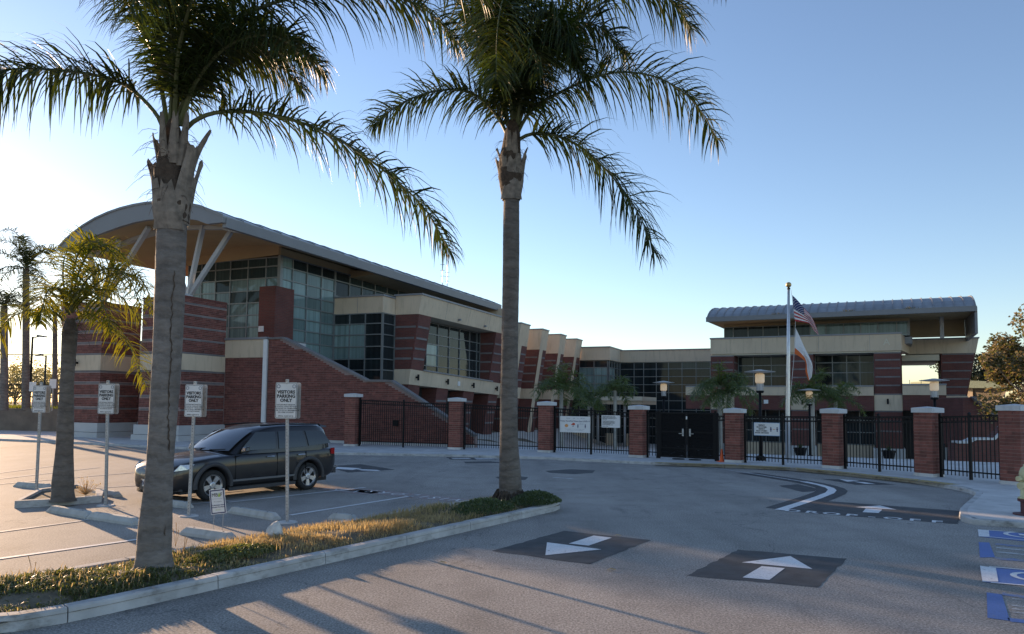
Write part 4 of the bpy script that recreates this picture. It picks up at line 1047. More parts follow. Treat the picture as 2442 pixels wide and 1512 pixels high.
# ================================================================== visitor parking signs
def visitor_sign(base, ptop, pbot, px, rz, label, lean=0.):
    """base plan point on ground, plate top/bottom in the picture"""
    Y = base.y; zt, zb = at(px, ptop, Y).z, at(px, pbot, Y).z
    ro = empty('visitor_parking_sign', (base.x, base.y, 0), rz, label, 'sign', 'visitor parking signs')
    top = at(px, ptop-8, Y)
    B = Vector((base.x, base.y, 0))
    m = MB(); m.bar(B, top, .055, .04, up=(0,1,0)); m.build('post', M['steel_g'], ro)
    ax = (top-B).normalized(); m = MB()
    for k in range(44):                                         # punched holes of the square post
        p = B+(top-B)*(k+.5)/44+Vector((math.sin(rz), -math.cos(rz), 0))*.0225
        r = Vector((math.cos(rz), math.sin(rz), 0))*.006; u_ = ax*.006
        m.quad(p-r-u_, p+r-u_, p+r+u_, p-r+u_)
    m.build('post_holes', M['black'], ro, kind='stuff')
    m = MB(); m.lathe((B.x, B.y, 0.001), [(0,0),(.19,0),(.17,.02),(0,.02)], 14); m.build('concrete_foot', M['concrete'], ro)
    h = zt-zb; w = h*.62; c = at(px, (ptop+pbot)/2, Y); right = Vector((math.cos(rz), math.sin(rz), 0)); c = c-right.cross(Vector((0,0,1)))*-.03
    mm = face_m(c+Vector((math.sin(rz), -math.cos(rz), 0))*.03, right, ax)
    def rr(w, h, r, n=4):
        out = []
        for cx, cy, a in ((w/2-r,h/2-r,0),(-w/2+r,h/2-r,math.pi/2),(-w/2+r,-h/2+r,math.pi),(w/2-r,-h/2+r,1.5*math.pi)):
            out += [(cx+r*math.cos(a+math.pi/2*i/n), cy+r*math.sin(a+math.pi/2*i/n)) for i in range(n+1)]
        return out
    m = MB(mm); m.extr([(x, y, -.004) for x, y in rr(w, h, .035)], (0,0,.004)); pl = m.build('plate', M['sign_w'], ro)
    m = MB(mm); m.extr([(x+.035, y, -.1) for x, y in rr(w, h, .035)], (0,0,.003)); m.build('rear_plate', M['steel_g'], ro)
    m = MB(mm); o_, i_ = rr(w-.018, h-.018, .03), rr(w-.034, h-.034, .024)
    for k in range(len(o_)): j = (k+1) % len(o_); m.quad((*o_[k], .002), (*o_[j], .002), (*i_[j], .002), (*i_[k], .002))
    m.build('border', M['ink'], pl)
    for k, s in enumerate(('VISITORS', 'PARKING', 'ONLY')): text('lettering', s, h*.125, M['ink'], pl, onb(mm, 0, h*.23-h*.115*k, .003), bold=.0035)
    for k, s in enumerate(('VISITORS MUST REGISTER', 'AT SCHOOL OFFICE BETWEEN', 'THE HOURS OF 7:30AM-4:00PM', 'FAILURE TO DO IS A MISDEMEANOR', 'OR A FINE OF $500.00', '', '(PENAL CODE 627.2)')):
        if s: text('small_print', s, h*.047, M['ink'], pl, onb(mm, 0, -h*.12-h*.052*k, .003), bold=.0004)
    for sx in (-1, 1):
        m = MB(onb(mm, sx*w*.36, h*.39, .003)); K = 14; r0, r1 = w*.055, w*.09
        for j in range(K):
            a, b = 2*math.pi*j/K, 2*math.pi*(j+1)/K; m.quad((r0*math.cos(a),r0*math.sin(a),0),(r1*math.cos(a),r1*math.sin(a),0),(r1*math.cos(b),r1*math.sin(b),0),(r0*math.cos(b),r0*math.sin(b),0))
        m.build('seal_mark', M['ink_grey'], pl)
    for sy in (-.47, .47):
        m = MB(onb(mm, 0, sy*h, 0)); m.lathe((0,0,0), [(0,0),(.012,0),(.012,.008),(0,.008)], 8); m.build('bolt', M['steel_g'], pl)
visitor_sign(gnd(685,1246), 912, 998, 685, RAD(-6), 'visitor parking sign in front of the dark car, its post foot hidden by dry grass')
visitor_sign(gnd(450,1231), 917, 994, 466, RAD(-14), 'visitor parking sign just right of the big left palm trunk')
visitor_sign(gnd(252,1206), 915, 987, 258, RAD(-12), 'visitor parking sign between the small palm and the big left palm')
visitor_sign(gnd(86,1181), 919, 984, 99, RAD(-16), 'leftmost visitor parking sign, left of the small palm trunk')
# ================================================================== wheel stops
def wheel_stop(x0, y0, x1, y1, label, h=.13, w=.2):
    a, b = gnd(x0, y0).xy, gnd(x1, y1).xy; t = (b-a).normalized(); c = (a+b)/2; L = (b-a).length
    rz = math.atan2(t.y, t.x); fr = Matrix.Translation((c.x, c.y, 0)) @ Matrix.Rotation(rz, 4, 'Z')
    ro = empty('wheel_stop', (c.x, c.y, 0), rz, label, 'wheel stop', 'concrete wheel stops')
    m = MB(fr); l, ch = L/2, .1; hw, tw = w/2, w/2-.05
    prof = [(-hw,0),(-hw,.05),(-tw,h),(tw,h),(hw,.05),(hw,0)]
    rings = [(-l,.55),(-l+ch,1),(l-ch,1),(l,.55)]; vs = []
    for x, k in rings: vs += [(x, y, z*k) for y, z in prof]
    m.add(vs, [(i*6+j, i*6+j+1, (i+1)*6+j+1, (i+1)*6+j) for i in range(3) for j in range(5)]+[(0,1,2,3,4,5),tuple(range(18,24))])
    m.build('block', M['stop'], ro)
    for s in (-.6, .6):
        m = MB(fr); m.lathe((s*l, 0, h-.004), [(0,0),(.016,0),(.016,.007),(0,.007)], 8); m.build('pin', M['black'], ro)
for a in [(122,1220,216,1236,'concrete wheel stop below the kerbed planter of the small palm'),(218,1236,326,1252,'concrete wheel stop between the small palm planter and the big left palm'),
          (440,1273,556,1290,'concrete wheel stop with sunlit top beside the planted island'),(552,1222,660,1240,'concrete wheel stop right of the small campaign sign'),
          (395,1205,452,1212,'concrete wheel stop under the front of the dark car'),(40,1160,120,1166,'concrete wheel stop at the foot of the leftmost visitor sign'),
          (240,1178,282,1186,'short visible end of wheel stop right of the small palm planter'),(790,1238,850,1245,'wheel stop half hidden by dry grass of the island')]: wheel_stop(*a)

# ================================================================== small campaign sign on wires
Yc = gnd(520, 1270).y
c = at(519, 1196, Yc-.1); ro = empty('yard_sign', (c.x, c.y, .0), 0, 'small white campaign sign with navy border on thin wire legs', 'sign')
mm = face_m(c, (1, -.15, .13), (-.1, .0, 1)); hh = (at(519,1167,Yc).z-at(519,1227,Yc).z); w_, h_ = hh*.66, hh*.98
m = MB(mm); m.box(-w_/2, w_/2, -h_/2, h_/2, -.006, 0); m.build('panel', M['sign_w'], ro)
m = MB(mm)
for b in ((-.46,.46,.435,.475),(-.46,.46,-.475,-.435),(-.46,-.40,-.435,.435),(.40,.46,-.435,.435)): m.box(b[0]*w_, b[1]*w_, b[2]*h_, b[3]*h_, .001, .003)
m.build('border', M['navy'], ro)
text('lettering', 'MB', h_*.21, M['ink'], ro, onb(mm, -.15*w_, .27*h_)); text('lettering', 'F', h_*.21, M['ink'], ro, onb(mm, .28*w_, .27*h_))
m = MB(mm); m.box(.06*w_, .2*w_, .19*h_, .25*h_, .002, .004); m.box(.09*w_, .19*w_, .255*h_, .3*h_, .002, .004); m.box(.11*w_, .17*w_, .305*h_, .345*h_, .002, .004); m.build('tree_mark', M['lime'], ro)
text('small_print', 'Community Campaign', h_*.052, M['ink_grey'], ro, onb(mm, 0, .12*h_)); text('small_print', 'We are supporting', h_*.045, M['ink'], ro, onb(mm, 0, .0))
for k, s in enumerate(('The Manhattan Beach', 'Education Foundation')): text('small_print', s, h_*.066, M['navy'], ro, onb(mm, 0, -.14*h_-.08*h_*k), bold=.0006)
text('small_print', '#allforthem', h_*.05, M['lime'], ro, onb(mm, 0, -.33*h_))
for s in (-.3, .3):
    p = mm @ Vector((s*w_, -h_*.4, -.01)); m = MB(); m.tube([p, (p.x-.01, p.y, .0)], .004, 5); m.build('wire_leg', M['steel_g'], ro)

# ================================================================== lamps, flagpole, hydrant, cone, pots
def lampglow():
    m, t, b, o = nmat('lamp_glass'); b.inputs['Base Color'].default_value = (.7, .62, .48, 1)
    b.inputs['Emission Color'].default_value = (1., .72, .36, 1); b.inputs['Emission Strength'].default_value = .10; return m
M['glow'] = lampglow()
def lamp_post(p, z0, zt, label):
    ro = empty('lamp_post', (p.x, p.y, z0), 0, label, 'lamp', 'plaza lamp posts'); k = 1.
    m = MB(); m.tube([(p.x,p.y,z0),(p.x,p.y,zt-.95)], [.075,.055], 10); m.build('pole', M['black'], ro, smooth=True)
    m = MB(); m.lathe((p.x,p.y,z0), [(0,0),(.2,0),(.2,.12),(.12,.2),(0,.2)], 12); m.build('base', M['black'], ro)
    m = MB(); m.lathe((p.x,p.y,zt-.95), [(0,0),(.13,0),(.16,.06),(.16,.10),(.0,.10)], 14); m.build('collar', M['black'], ro)
    for j in range(4):
        a = math.pi/4+j*math.pi/2; q = Vector((p.x+.15*math.cos(a), p.y+.15*math.sin(a), 0)); m = MB(); m.tube([(q.x,q.y,zt-.86),(q.x,q.y,zt-.15)], .012, 5); m.build('rod', M['steel_g'], ro)
    m = MB(); m.lathe((p.x,p.y,zt-.84), [(0,0),(.12,0),(.12,.28),(0,.28)], 14); m.build('lens', M['steel_w'], ro, smooth=False)
    m = MB(); m.lathe((p.x,p.y,zt-.55), [(0,0),(.15,0),(.185,.06),(.185,.36),(.13,.4),(0,.4)], 16); m.build('lamp_glass', M['glow'], ro)
    m = MB(); m.lathe((p.x,p.y,zt-.12), [(0,-.02),(.1,-.02),(.60,.03),(.62,.045),(.3,.09),(.08,.13),(0,.13)], 24); m.build('shade', M['steel_w'], ro, smooth=True)
def uvof(p): q = FS.inverted() @ Vector((p.x, p.y, 0)); return q.x, q.y
for px, Y, pt, lab in ((1811,30.3,882,'lamp post with glowing lantern left of the flagpole, behind the social distance sign'),(1929,41.5,927,'lamp post seen just right of the flagpole, half hidden by palms'),(1582,42.,909,'lamp post with glowing lantern in front of the dark glass building'),(2226.5,33.5,903,'rightmost lamp post, rising behind a fence pillar by the right end of the wing')):
    top = at(px, pt, Y); u_, v_ = uvof(top); z0 = terrain(u_, v_) if v_ > 36.2 else HK
    lamp_post(top.xy, z0, top.z, lab)
fp = gnd(1878, 1104); ftop = at(1880, 690, fp.y)
FP = empty('flagpole', (fp.x, fp.y, 0), 0, 'tall silver flagpole with gold ball behind the fence', 'flagpole')
pm = simple('aluminium_pole', (.62,.62,.61), .35, .6, var=.08)
m = MB(); m.tube([fp+Vector((0,0,.05)), fp+Vector((.02,0,2.)), fp.lerp(ftop,.6)+Vector((0,0,.0)), ftop], [.10,.095,.075,.05], 14); m.build('pole', pm, FP, smooth=True)
m = MB(); m.lathe(fp+Vector((0,0,.05)), [(0,0),(.24,0),(.22,.05),(.13,.1),(0,.1)], 14); m.build('base_collar', pm, FP)
m = MB(); m.lathe(ftop, [(0,0),(.07,.0),(.07,.05),(.03,.08),(.03,.12),(0,.12)], 10); m.build('truck', M['black'], FP)
m = MB(); K = 8; m.lathe(ftop+Vector((0,0,.19)), [(.115*math.sin(math.pi*j/K), -.115*math.cos(math.pi*j/K)) for j in range(K+1)], 16); m.build('ball', simple('gold_ball', (.55,.36,.14), .35, .6), FP, smooth=True)
m = MB(); q = at(1888,700,fp.y-.02); m.tube([ftop+Vector((.1,0,-.02)), at(1896,770,fp.y-.02), at(1892,860,fp.y-.02), at(1884,946,fp.y-.02)], .008, 5); m.build('halyard', M['sign_w'], FP)
def z6(x, y): return (1634.7+.3004*x, 666+.3004*y)
def flag(name, topc, botc, bands, label, wave, stars=False):
    """topc/botc: picture polylines from hoist to fly; bands: [(t0, t1, material)]"""
    def samp(c, s):
        k = s*(len(c)-1); i = min(int(k), len(c)-2); f = k-i
        # Catmull-Rom
        p0, p1, p2, p3 = [Vector(c[max(0, min(len(c)-1, j))]) for j in (i-1, i, i+1, i+2)]
        return .5*((2*p1)+(p2-p0)*f+(2*p0-5*p1+4*p2-p3)*f*f+(3*p1-p0-3*p2+p3)*f**3)
    ns = 26
    def P(s, t):
        a, b = samp(topc, s), samp(botc, s); p = a.lerp(b, t)
        dY = wave*math.sin(s*7+t*3.2)*min(1, s*3)+.12*math.sin(t*9+s*4)*s
        return at(*z6(p.x, p.y), fp.y-.1+dY)
    c = P(0, 1); ro = empty(name, c, 0, label, 'flag')
    for nm, t0, t1, s0, s1, mat in bands:
        m = MB(); nt = max(1, round((t1-t0)*26)); i0, i1 = int(s0*ns), int(round(s1*ns)); vs = []
        for i in range(i0, i1+1):
            for j in range(nt+1): vs.append(P(i/ns, t0+(t1-t0)*j/nt))
        m.add(vs, [(i*(nt+1)+j, (i+1)*(nt+1)+j, (i+1)*(nt+1)+j+1, i*(nt+1)+j+1) for i in range(i1-i0) for j in range(nt)])
        m.build(nm, mat, ro, smooth=True)
    if stars:
        m = MB()
        for r in range(9):
            for k in range(6 if r % 2 == 0 else 5):
                s, t = (.03+.055*(k+.5*(r % 2)))*1.15, .03+.058*r; c = P(s, t)+Vector((0,-.012,0)); e = .018
                m.quad(*[c+Vector((e*math.cos(q*2*math.pi/5), 0, e*math.sin(q*2*math.pi/5))) for q in range(5)])
        m.build('stars', cw, ro)
    return ro
def cloth(name, col):
    return leafmat(name, col, tuple(min(1, c*1.1) for c in col), .35, None, .8, (1.2, 1.2, 1.15))
cr, cw, cb, co = cloth('flag_red', (.46,.05,.05)), cloth('flag_white', (.66,.64,.62)), cloth('flag_blue', (.03,.04,.12)), cloth('flag_orange_red', (.70,.14,.04))
def stripes():
    out = []
    for k in range(13):
        m = cr if k % 2 == 0 else cw; t0, t1 = k/13, (k+1)/13
        out.append(('stripe', t0, t1, .38 if k < 7 else 0., 1., m))
    out.append(('canton', 0., 7/13, 0., .385, cb)); return out
flag('stars_and_stripes_flag', [(845,125),(890,170),(940,230),(985,280),(1020,340),(1055,432)], [(866,332),(905,338),(950,344),(985,356),(1010,400),(1050,442)], stripes(), 'striped flag with star canton hanging at the top of the flagpole', .16, True)
flag('state_flag', [(873,388),(905,455),(945,545),(985,625),(1006,690),(1000,775)], [(863,592),(900,612),(945,650),(952,690),(950,735),(974,806)], [('white_field', 0, .76, 0, 1, cw), ('red_stripe', .76, 1, 0, 1, co)], 'white flag with red lower stripe hanging limp below the striped flag', .14)
# hydrant
hp = gnd(2445, 1228, HK)
HY = empty('fire_hydrant', (hp.x, hp.y, HK), 0, 'pale yellow fire hydrant on dark red base at the right edge', 'hydrant')
hyy = simple('hydrant_yellow', (.58,.54,.31), .55, var=.18, scale=8., dirt=(.36,.31,.19)); hyr = simple('hydrant_base_red', (.10,.025,.03), .6, var=.2, scale=6.)
X, Yh = hp.x+.04, hp.y
m = MB(); m.lathe((X,Yh,HK), [(0,0),(.26,0),(.26,.03),(.12,.03),(.12,.26),(.17,.28),(.17,.33),(0,.33)], 16); m.build('base', hyr, HY)
m = MB(); m.lathe((X,Yh,HK+.331), [(0,0),(.16,0),(.16,.03),(.115,.045),(.11,.38),(.13,.42),(.13,.50),(.12,.56),(.09,.63),(.05,.66),(.05,.70),(0,.70)], 18); m.build('barrel', hyy, HY, smooth=True)
for z, r, a in ((.74,.055,math.pi),(.60,.075,math.pi*1.15),(.74,.055,0)):
    d = Vector((math.cos(a), math.sin(a)*.5-.2, 0)).normalized(); m = MB(); b = Vector((X,Yh,HK+z))
    m.tube([b, b+d*.16], r*.8, 10); m.tube([b+d*.155, b+d*.215], r, 8); m.build('nozzle_cap', hyy, HY)
# cone
cp_ = gnd(1725,1102,HK); CN = empty('traffic_cone', (cp_.x, cp_.y+.25, HK), 0, 'small orange traffic cone behind the fence strip right of the gate', 'cone')
om = simple('cone_orange', (.75,.10,.02), .5)
m = MB(); m.lathe((cp_.x,cp_.y+.25,HK), [(0,0),(.13,.0),(.13,.03),(.09,.03),(.025,.5),(0,.5)], 14); m.build('cone_body', om, CN)
m = MB(); m.box(cp_.x-.17,cp_.x+.17,cp_.y+.08,cp_.y+.42,HK,HK+.025); m.build('foot', om, CN)
# dark planters on the court
for px, Y, lab in ((1908,45.,'dark pot with a small plant by the plinth right of the flagpole'),(2119,44.,'dark pot with a small plant in front of the pier with the letter A')):
    g = at(px, 1080, Y); u_, v_ = uvof(g); z0 = terrain(u_, v_)
    ro = empty('plant_pot', (g.x, g.y, z0), 0, lab, 'pot', 'plant pots on the court')
    m = MB(); m.lathe((g.x,g.y,z0), [(0,0),(.24,0),(.36,.5),(.4,.52),(.4,.6),(.33,.6),(.3,.5),(0,.5)], 14); m.build('pot', M['black'], ro)
    m = MB()
    for k in range(60):
        a = random.uniform(0,6.28); d = Vector((math.cos(a)*random.random(), math.sin(a)*random.random(), 1.)).normalized()*random.uniform(.2,.5); b = Vector((g.x,g.y,z0+.5)); s = Vector((-d.y,d.x,0)).normalized()*.03
        m.add([b-s,b+s,b+d],[(0,1,2)])
    m.build('leaves', leafmat('pot_leaf',(.03,.06,.02),(.05,.09,.03)), ro)
# ================================================================== palms
def trunkmat(name, c1, c2, ringk=9.):
    m, t, b, o = nmat(name)
    vec = coords(t, world=True)
    w = N(t, 'ShaderNodeTexWave', bands_direction='Z'); w.inputs['Scale'].default_value = ringk/6.28; w.inputs['Distortion'].default_value = 7.; w.inputs['Detail'].default_value = 6; w.inputs['Detail Scale'].default_value = 1.6; w.inputs['Detail Roughness'].default_value = .65
    t.links.new(vec, w.inputs['Vector'])
    fib = noise(t, coords(t, (2.2, 2.2, 8.), True), 3., 7, .7); bl = noise(t, vec, 1.6, 5, .65)
    c = ramp(t, bl, [(.3, c1), (.7, c2)]).outputs[0]
    c = mixc(t, 1., c, ramp(t, w.outputs['Fac'], [(.0, (.80,)*3), (.2, (1.,)*3), (1., (1.06,)*3)]).outputs[0], 'MULTIPLY')
    c = mixc(t, 1., c, ramp(t, fib, [(.3, (.72,)*3), (.7, (1.2,)*3)]).outputs[0], 'MULTIPLY')
    t.links.new(c, b.inputs['Base Color']); b.inputs['Roughness'].default_value = .9
    ad = N(t, 'ShaderNodeMath', operation='ADD'); t.links.new(w.outputs['Fac'], ad.inputs[0]); t.links.new(fib, ad.inputs[1])
    bump(t, b, ad.outputs[0], .6, .02); return m
M['trunk'] = trunkmat('palm_trunk', (.135,.113,.098), (.235,.203,.178))
M['trunk_d'] = trunkmat('palm_trunk_dark', (.11,.09,.076), (.19,.16,.136))
M['boot'] = simple('palm_leaf_base', (.22,.18,.145), .9, var=.4, scale=9., bmp=.5, bscale=30.)
M['fiber'] = simple('palm_fibre', (.075,.05,.035), .95, var=.4, scale=18., bmp=.8, bscale=50.)
M['petiole'] = simple('palm_stalk', (.10,.115,.045), .6, var=.35, scale=4.)
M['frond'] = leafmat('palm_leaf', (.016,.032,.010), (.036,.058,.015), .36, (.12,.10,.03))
M['frond_y'] = leafmat('palm_leaf_sunlit_yellow', (.06,.085,.015), (.14,.13,.022), .60, (.28,.20,.05), .45, (2.2,2.0,.75))  # palm leaf brightened and yellowed, backlight of the small palm put into the colour
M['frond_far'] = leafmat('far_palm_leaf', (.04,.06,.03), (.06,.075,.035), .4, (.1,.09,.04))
M['frond_k'] = leafmat('court_palm_leaf', (.065,.105,.038), (.12,.165,.065), .35, (.26,.22,.12))
def cr(pts, s):
    k = s*(len(pts)-1); i = min(int(k), len(pts)-2); f = k-i
    p0, p1, p2, p3 = [pts[max(0, min(len(pts)-1, j))] for j in (i-1, i, i+1, i+2)]
    return .5*((2*p1)+(p2-p0)*f+(2*p0-5*p1+4*p2-p3)*f*f+(3*p1-p0-3*p2+p3)*f**3)
def frond(parent, pts, mat, L=.62, n=95, w=.034, bare=.16, droop=.75, r0=.035, seg=4, name='frond', stiff=0.):
    """one feather leaf along a 3-D curve: stalk with drooping leaflets standing out in several planes"""
    pts = [Vector(p) for p in pts]; m = MB(); m.cur = 0
    K = 22; ctr = [cr(pts, i/K) for i in range(K+1)]
    m.tube(ctr, [r0*(1-.86*(i/K)) for i in range(K+1)], 6, cap=False)
    m.cur = 1; rnd = random.Random(len(bpy.data.objects)+int(abs(pts[-1].x)*100))
    for i in range(n):
        f = bare+(1-bare)*(i+rnd.random()*.6)/n; f = min(f, .995); p = cr(pts, f)
        t = (cr(pts, min(1, f+.02))-cr(pts, max(0, f-.02))).normalized()
        side = t.cross(Vector((0,0,1)))
        if side.length < .15: side = t.cross(Vector((0,1,0)))
        side.normalize(); upn = side.cross(t).normalized()
        q = (f-bare)/(1-bare); ll = L*(.55+.45*math.sin(min(1, q*1.9+.12)*math.pi*.5))*(1-.62*max(0, q-.72)/.28)
        for sg in (-1, 1):
            if rnd.random() < .05: continue
            l = ll*rnd.uniform(.72, 1.12); el = rnd.choice((-.3, .1, .5, .85))+rnd.uniform(-.15, .15)
            d = (side*sg*math.cos(el)+upn*math.sin(el)*.9+t*rnd.uniform(.25, .72)).normalized()
            dr = droop*rnd.uniform(.65, 1.35); vs = []; pos = p.copy(); dv = d.copy(); ww = w*rnd.uniform(.8, 1.2)
            tw = rnd.uniform(-.5, .5)
            for k in range(seg+1):
                a = k/seg; wd = ww*(.55+.9*a if a < .35 else max(.04, (1-a)*1.32))*.5
                wv = dv.cross(Vector((0,0,1)).lerp(upn, .5)); wv = wv.normalized() if wv.length > .05 else side
                wv = (wv+dv.cross(wv)*tw).normalized()*wd
                vs += [pos-wv, pos+wv]
                dv = (dv+Vector((0,0,-1))*dr*(.18+.75*a)*(1-stiff)).normalized(); pos = pos+dv*l/seg
            m.add(vs, [(2*k, 2*k+1, 2*k+3, 2*k+2) for k in range(seg)])
    return m.build(name, [M['petiole'], mat], parent)
def trunk(parent, pts, rads, mat, name='trunk', rough=.013):
    """ringed trunk through points"""
    pts = [Vector(p) for p in pts]; L = sum((b-a).length for a, b in zip(pts, pts[1:])); K = int(L/.045); n = 18
    def R(s):
        k = s*(len(rads)-1); i = min(int(k), len(rads)-2); f = k-i; f = f*f*(3-2*f); return rads[i]+(rads[i+1]-rads[i])*f
    vs = []
    for i in range(K+1):
        s = i/K; p = cr(pts, s); ringp = (s*L/.21+.45*math.sin(s*L*3)+.3*math.sin(s*L*7.7)) % 1.
        rr = R(s)*(1+rough*(.6-1.6*min(ringp, .25)/.25 if ringp < .25 else -1+1.6*(ringp-.25)))
        for j in range(n):
            a = 2*math.pi*j/n; r = rr*(1+.02*math.sin(a*3+s*9)+.012*math.sin(a*7-s*23))
            vs.append(p+Vector((math.cos(a)*r, math.sin(a)*r, 0)))
    m = MB(); m.add(vs, [(i*n+j, i*n+(j+1) % n, (i+1)*n+(j+1) % n, (i+1)*n+j) for i in range(K) for j in range(n)]+[tuple(range(n))[::-1], tuple(range(K*n, (K+1)*n))])
    return m.build(name, mat, parent, smooth=True)
def boot(parent, base, az, r, h, out, w, mat, cut=True):
    """old leaf base hugging the head and flaring out, ragged end"""
    d = Vector((math.cos(az), math.sin(az), 0)); s = Vector((-d.y, d.x, 0)); m = MB(); K = 8; n = 6; vs = []
    rnd = random.Random(int(az*1000))
    for i in range(K+1):
        f = i/K; c = Vector(base)+d*(r*(.80+.26*min(1, f*3))+out*f**2.2)+Vector((0,0,h*f)); ww = w*(1-.62*f); th = .045*(1-.3*f)+.012
        for j in range(n):
            a = math.pi*j/(n-1); off = s*(math.cos(a)*ww)+d*(math.sin(a)*th-.02-(abs(math.cos(a))**2)*ww*.35*(1-f))
            rag = Vector((0,0,rnd.uniform(-.05,.09))) if i == K else Vector((0,0,0)); vs.append(c+off+rag)
        for j in range(n):
            a = math.pi*j/(n-1); vs.append(c+s*(math.cos(a)*ww*.9)-d*(.03))
    q = 2*n
    fs = [(i*q+j, i*q+j+1, (i+1)*q+j+1, (i+1)*q+j) for i in range(K) for j in range(n-1)]
    fs += [(i*q+n+j+1, i*q+n+j, (i+1)*q+n+j, (i+1)*q+n+j+1) for i in range(K) for j in range(n-1)]
    fs += [(K*q+j, K*q+j+1, K*q+n+j+1, K*q+n+j) for j in range(n-1)]
    m.add(vs, fs); return m.build('leaf_base', mat, parent)
def threads(parent, c, n, r, h, L, rad=.004):
    m = MB(); 
    for i in range(n):
        a = random.uniform(0, 6.28); z = random.uniform(0, h); p = Vector(c)+Vector((math.cos(a)*r, math.sin(a)*r, z)); d = Vector((math.cos(a), math.sin(a), random.uniform(-.2,.9))).normalized()
        l = L*random.uniform(.3, 1); q = [p]
        for k in range(3): d = (d+Vector((random.uniform(-.3,.3), random.uniform(-.3,.3), -.55))).normalized(); q.append(q[-1]+d*l/3)
        m.tube(q, [rad, rad*.8, rad*.6, rad*.3], 3, cap=False)
    return m.build('fibres', M['fiber'], parent, kind='stuff')
def pf(l, Y): return [at(p[0], p[1], Y+(p[2] if len(p) > 2 else 0.)) for p in l]

# ------------------------------------------------------------------ big left palm
b1 = gnd(362, 1352, .2); Y1 = b1.y
P1 = empty('queen_palm', (b1.x, b1.y, .15), 0, 'big palm at the left end of the planted island, trunk crossing the whole picture', 'palm tree')
tp = pf([(366,1365),(368,1290),(382,1100),(396,900),(404,700),(408,560),(410,520)], Y1)
k1 = Y1/1763
trunk(P1, tp, [.245, 38*k1, 30*k1, 32.5*k1, 34*k1, 34*k1, 35*k1], M['trunk'])
hp_ = pf([(410,530),(410,480),(408,420),(410,350),(414,270)], Y1)
trunk(P1, hp_, [37*k1, 44*k1, 39*k1, 29*k1, 6*k1], M['fiber'], 'crown_shaft', .05)
B = hp_[0]
for az, h, out, w, dz in ((2.75,.85,.22,.17,-.05),(-.35,.95,.10,.19,-.03),(-1.5,.55,.03,.2,-.12),(-2.3,.6,.05,.17,-.1),(.5,.8,.12,.17,0.),(1.6,.8,.1,.18,0.),(.1,.75,.22,.09,.42),(2.9,.6,.12,.1,.5),(-1.2,.6,.02,.09,.72),(-2.0,.5,.02,.07,.8),(-.6,.6,.05,.08,.7)):
    boot(P1, B+Vector((0,0,dz)), az, 36*k1, h, out, w, M['boot'])
threads(P1, hp_[1], 90, 40*k1, .9, .45)
# split running down the bark
crk = MB(); prev = None
rk = random.Random(12); jx = 0.
for i in range(90):
    f = i/89; jx = jx*.8+rk.uniform(-2.2,2.2); px = 402-24*f+jx+2.*math.sin(i*.21); py = 640+660*f
    c0 = at(px, py, Y1-.30); wd = .003+.007*abs(math.sin(i*.9))*rk.random()
    if prev: crk.quad(prev[0], prev[1], c0+Vector((wd,0,0)), c0-Vector((wd,0,0)))
    prev = (c0-Vector((wd,0,0)), c0+Vector((wd,0,0)))
TRUNK1 = [o for o in bpy.data.objects if o.parent == P1 and o.name.startswith('trunk')][0]
# lay the split on the bark
fixed = []
for v in crk.v:
    s = max(0, min(1, (v.z-tp[0].z)/(tp[-1].z-tp[0].z))); lo, hi = 0., 1.
    for _ in range(20):
        md = (lo+hi)/2
        if cr(tp, md).z < v.z: lo = md
        else: hi = md
    c = cr(tp, lo); rads = [.245, 38*k1, 30*k1, 32.5*k1, 34*k1, 34*k1, 35*k1]; kk = lo*6; ii = min(int(kk), 5); r = rads[ii]+(rads[ii+1]-rads[ii])*(kk-ii)
    dx = max(-.9*r, min(.9*r, v.x-c.x)); fixed.append(Vector((c.x+dx, c.y-math.sqrt(max(0, (r*1.025)**2-dx*dx))-.004, v.z)))
crk.v = fixed; crk.build('bark_split', M['fiber'], P1)
F1 = [
 ([(392,318),(372,272,-.05),(312,212,-.1),(240,182,-.2),(120,166,-.3),(0,168,-.45),(-100,205,-.5)], .72, 'frond'),
 ([(432,325),(462,290,-.05),(520,268,-.1),(620,270,-.15),(760,308,-.2),(900,395,-.25),(1010,495,-.3),(1072,600,-.3)], .66, 'frond'),
 ([(428,300),(448,230),(500,150,.1),(590,90,.25),(690,95,.4),(775,180,.5)], .66, 'frond'),
 ([(420,290),(470,170,-.1),(560,50,-.1),(700,-5,-.2),(860,-20,-.3),(1000,15,-.3),(1085,95,-.3)], .6, 'frond'),
 ([(408,310),(416,180),(430,20),(438,-150),(460,-330),(520,-480)], .6, 'frond'),
 ([(405,300),(412,160,-.2),(404,30,-.5),(375,-40,-.9),(335,-30,-1.2),(305,40,-1.4)], .6, 'frond'),
 ([(415,300),(440,190,.3),(510,80,.8),(600,70,1.4),(680,130,1.8)], .62, 'frond'),
 ([(400,300),(360,120,.2),(250,-60,.3),(80,-150,.2),(-120,-120,0)], .62, 'frond'),
 ([(430,300),(520,60),(700,-120),(950,-120),(1150,-10)], .62, 'frond'),
 ([(415,300),(430,100,-.5),(500,-100,-1.2),(620,-220,-2)], .6, 'frond'),
 ([(425,290),(455,200,.2),(530,115,.4),(630,130,.6),(715,205,.7)], .66, 'frond'),
 ([(428,295),(470,190,-.2),(550,105,-.4),(650,85,-.6),(740,140,-.7)], .62, 'frond'),
 ([(412,300),(430,180,.5),(440,60,1.2),(420,-20,2.),(380,20,2.6)], .62, 'frond')]
for pts, L, mt in F1:
    frond(P1, pf(pts, Y1), M[mt], L=L*1.36*random.uniform(.9,1.08), n=185, w=.033, droop=random.uniform(.66,.95), bare=(.29 if pts[0][1] > 315 else .2) if len(pts) > 6 else .14, r0=.034)
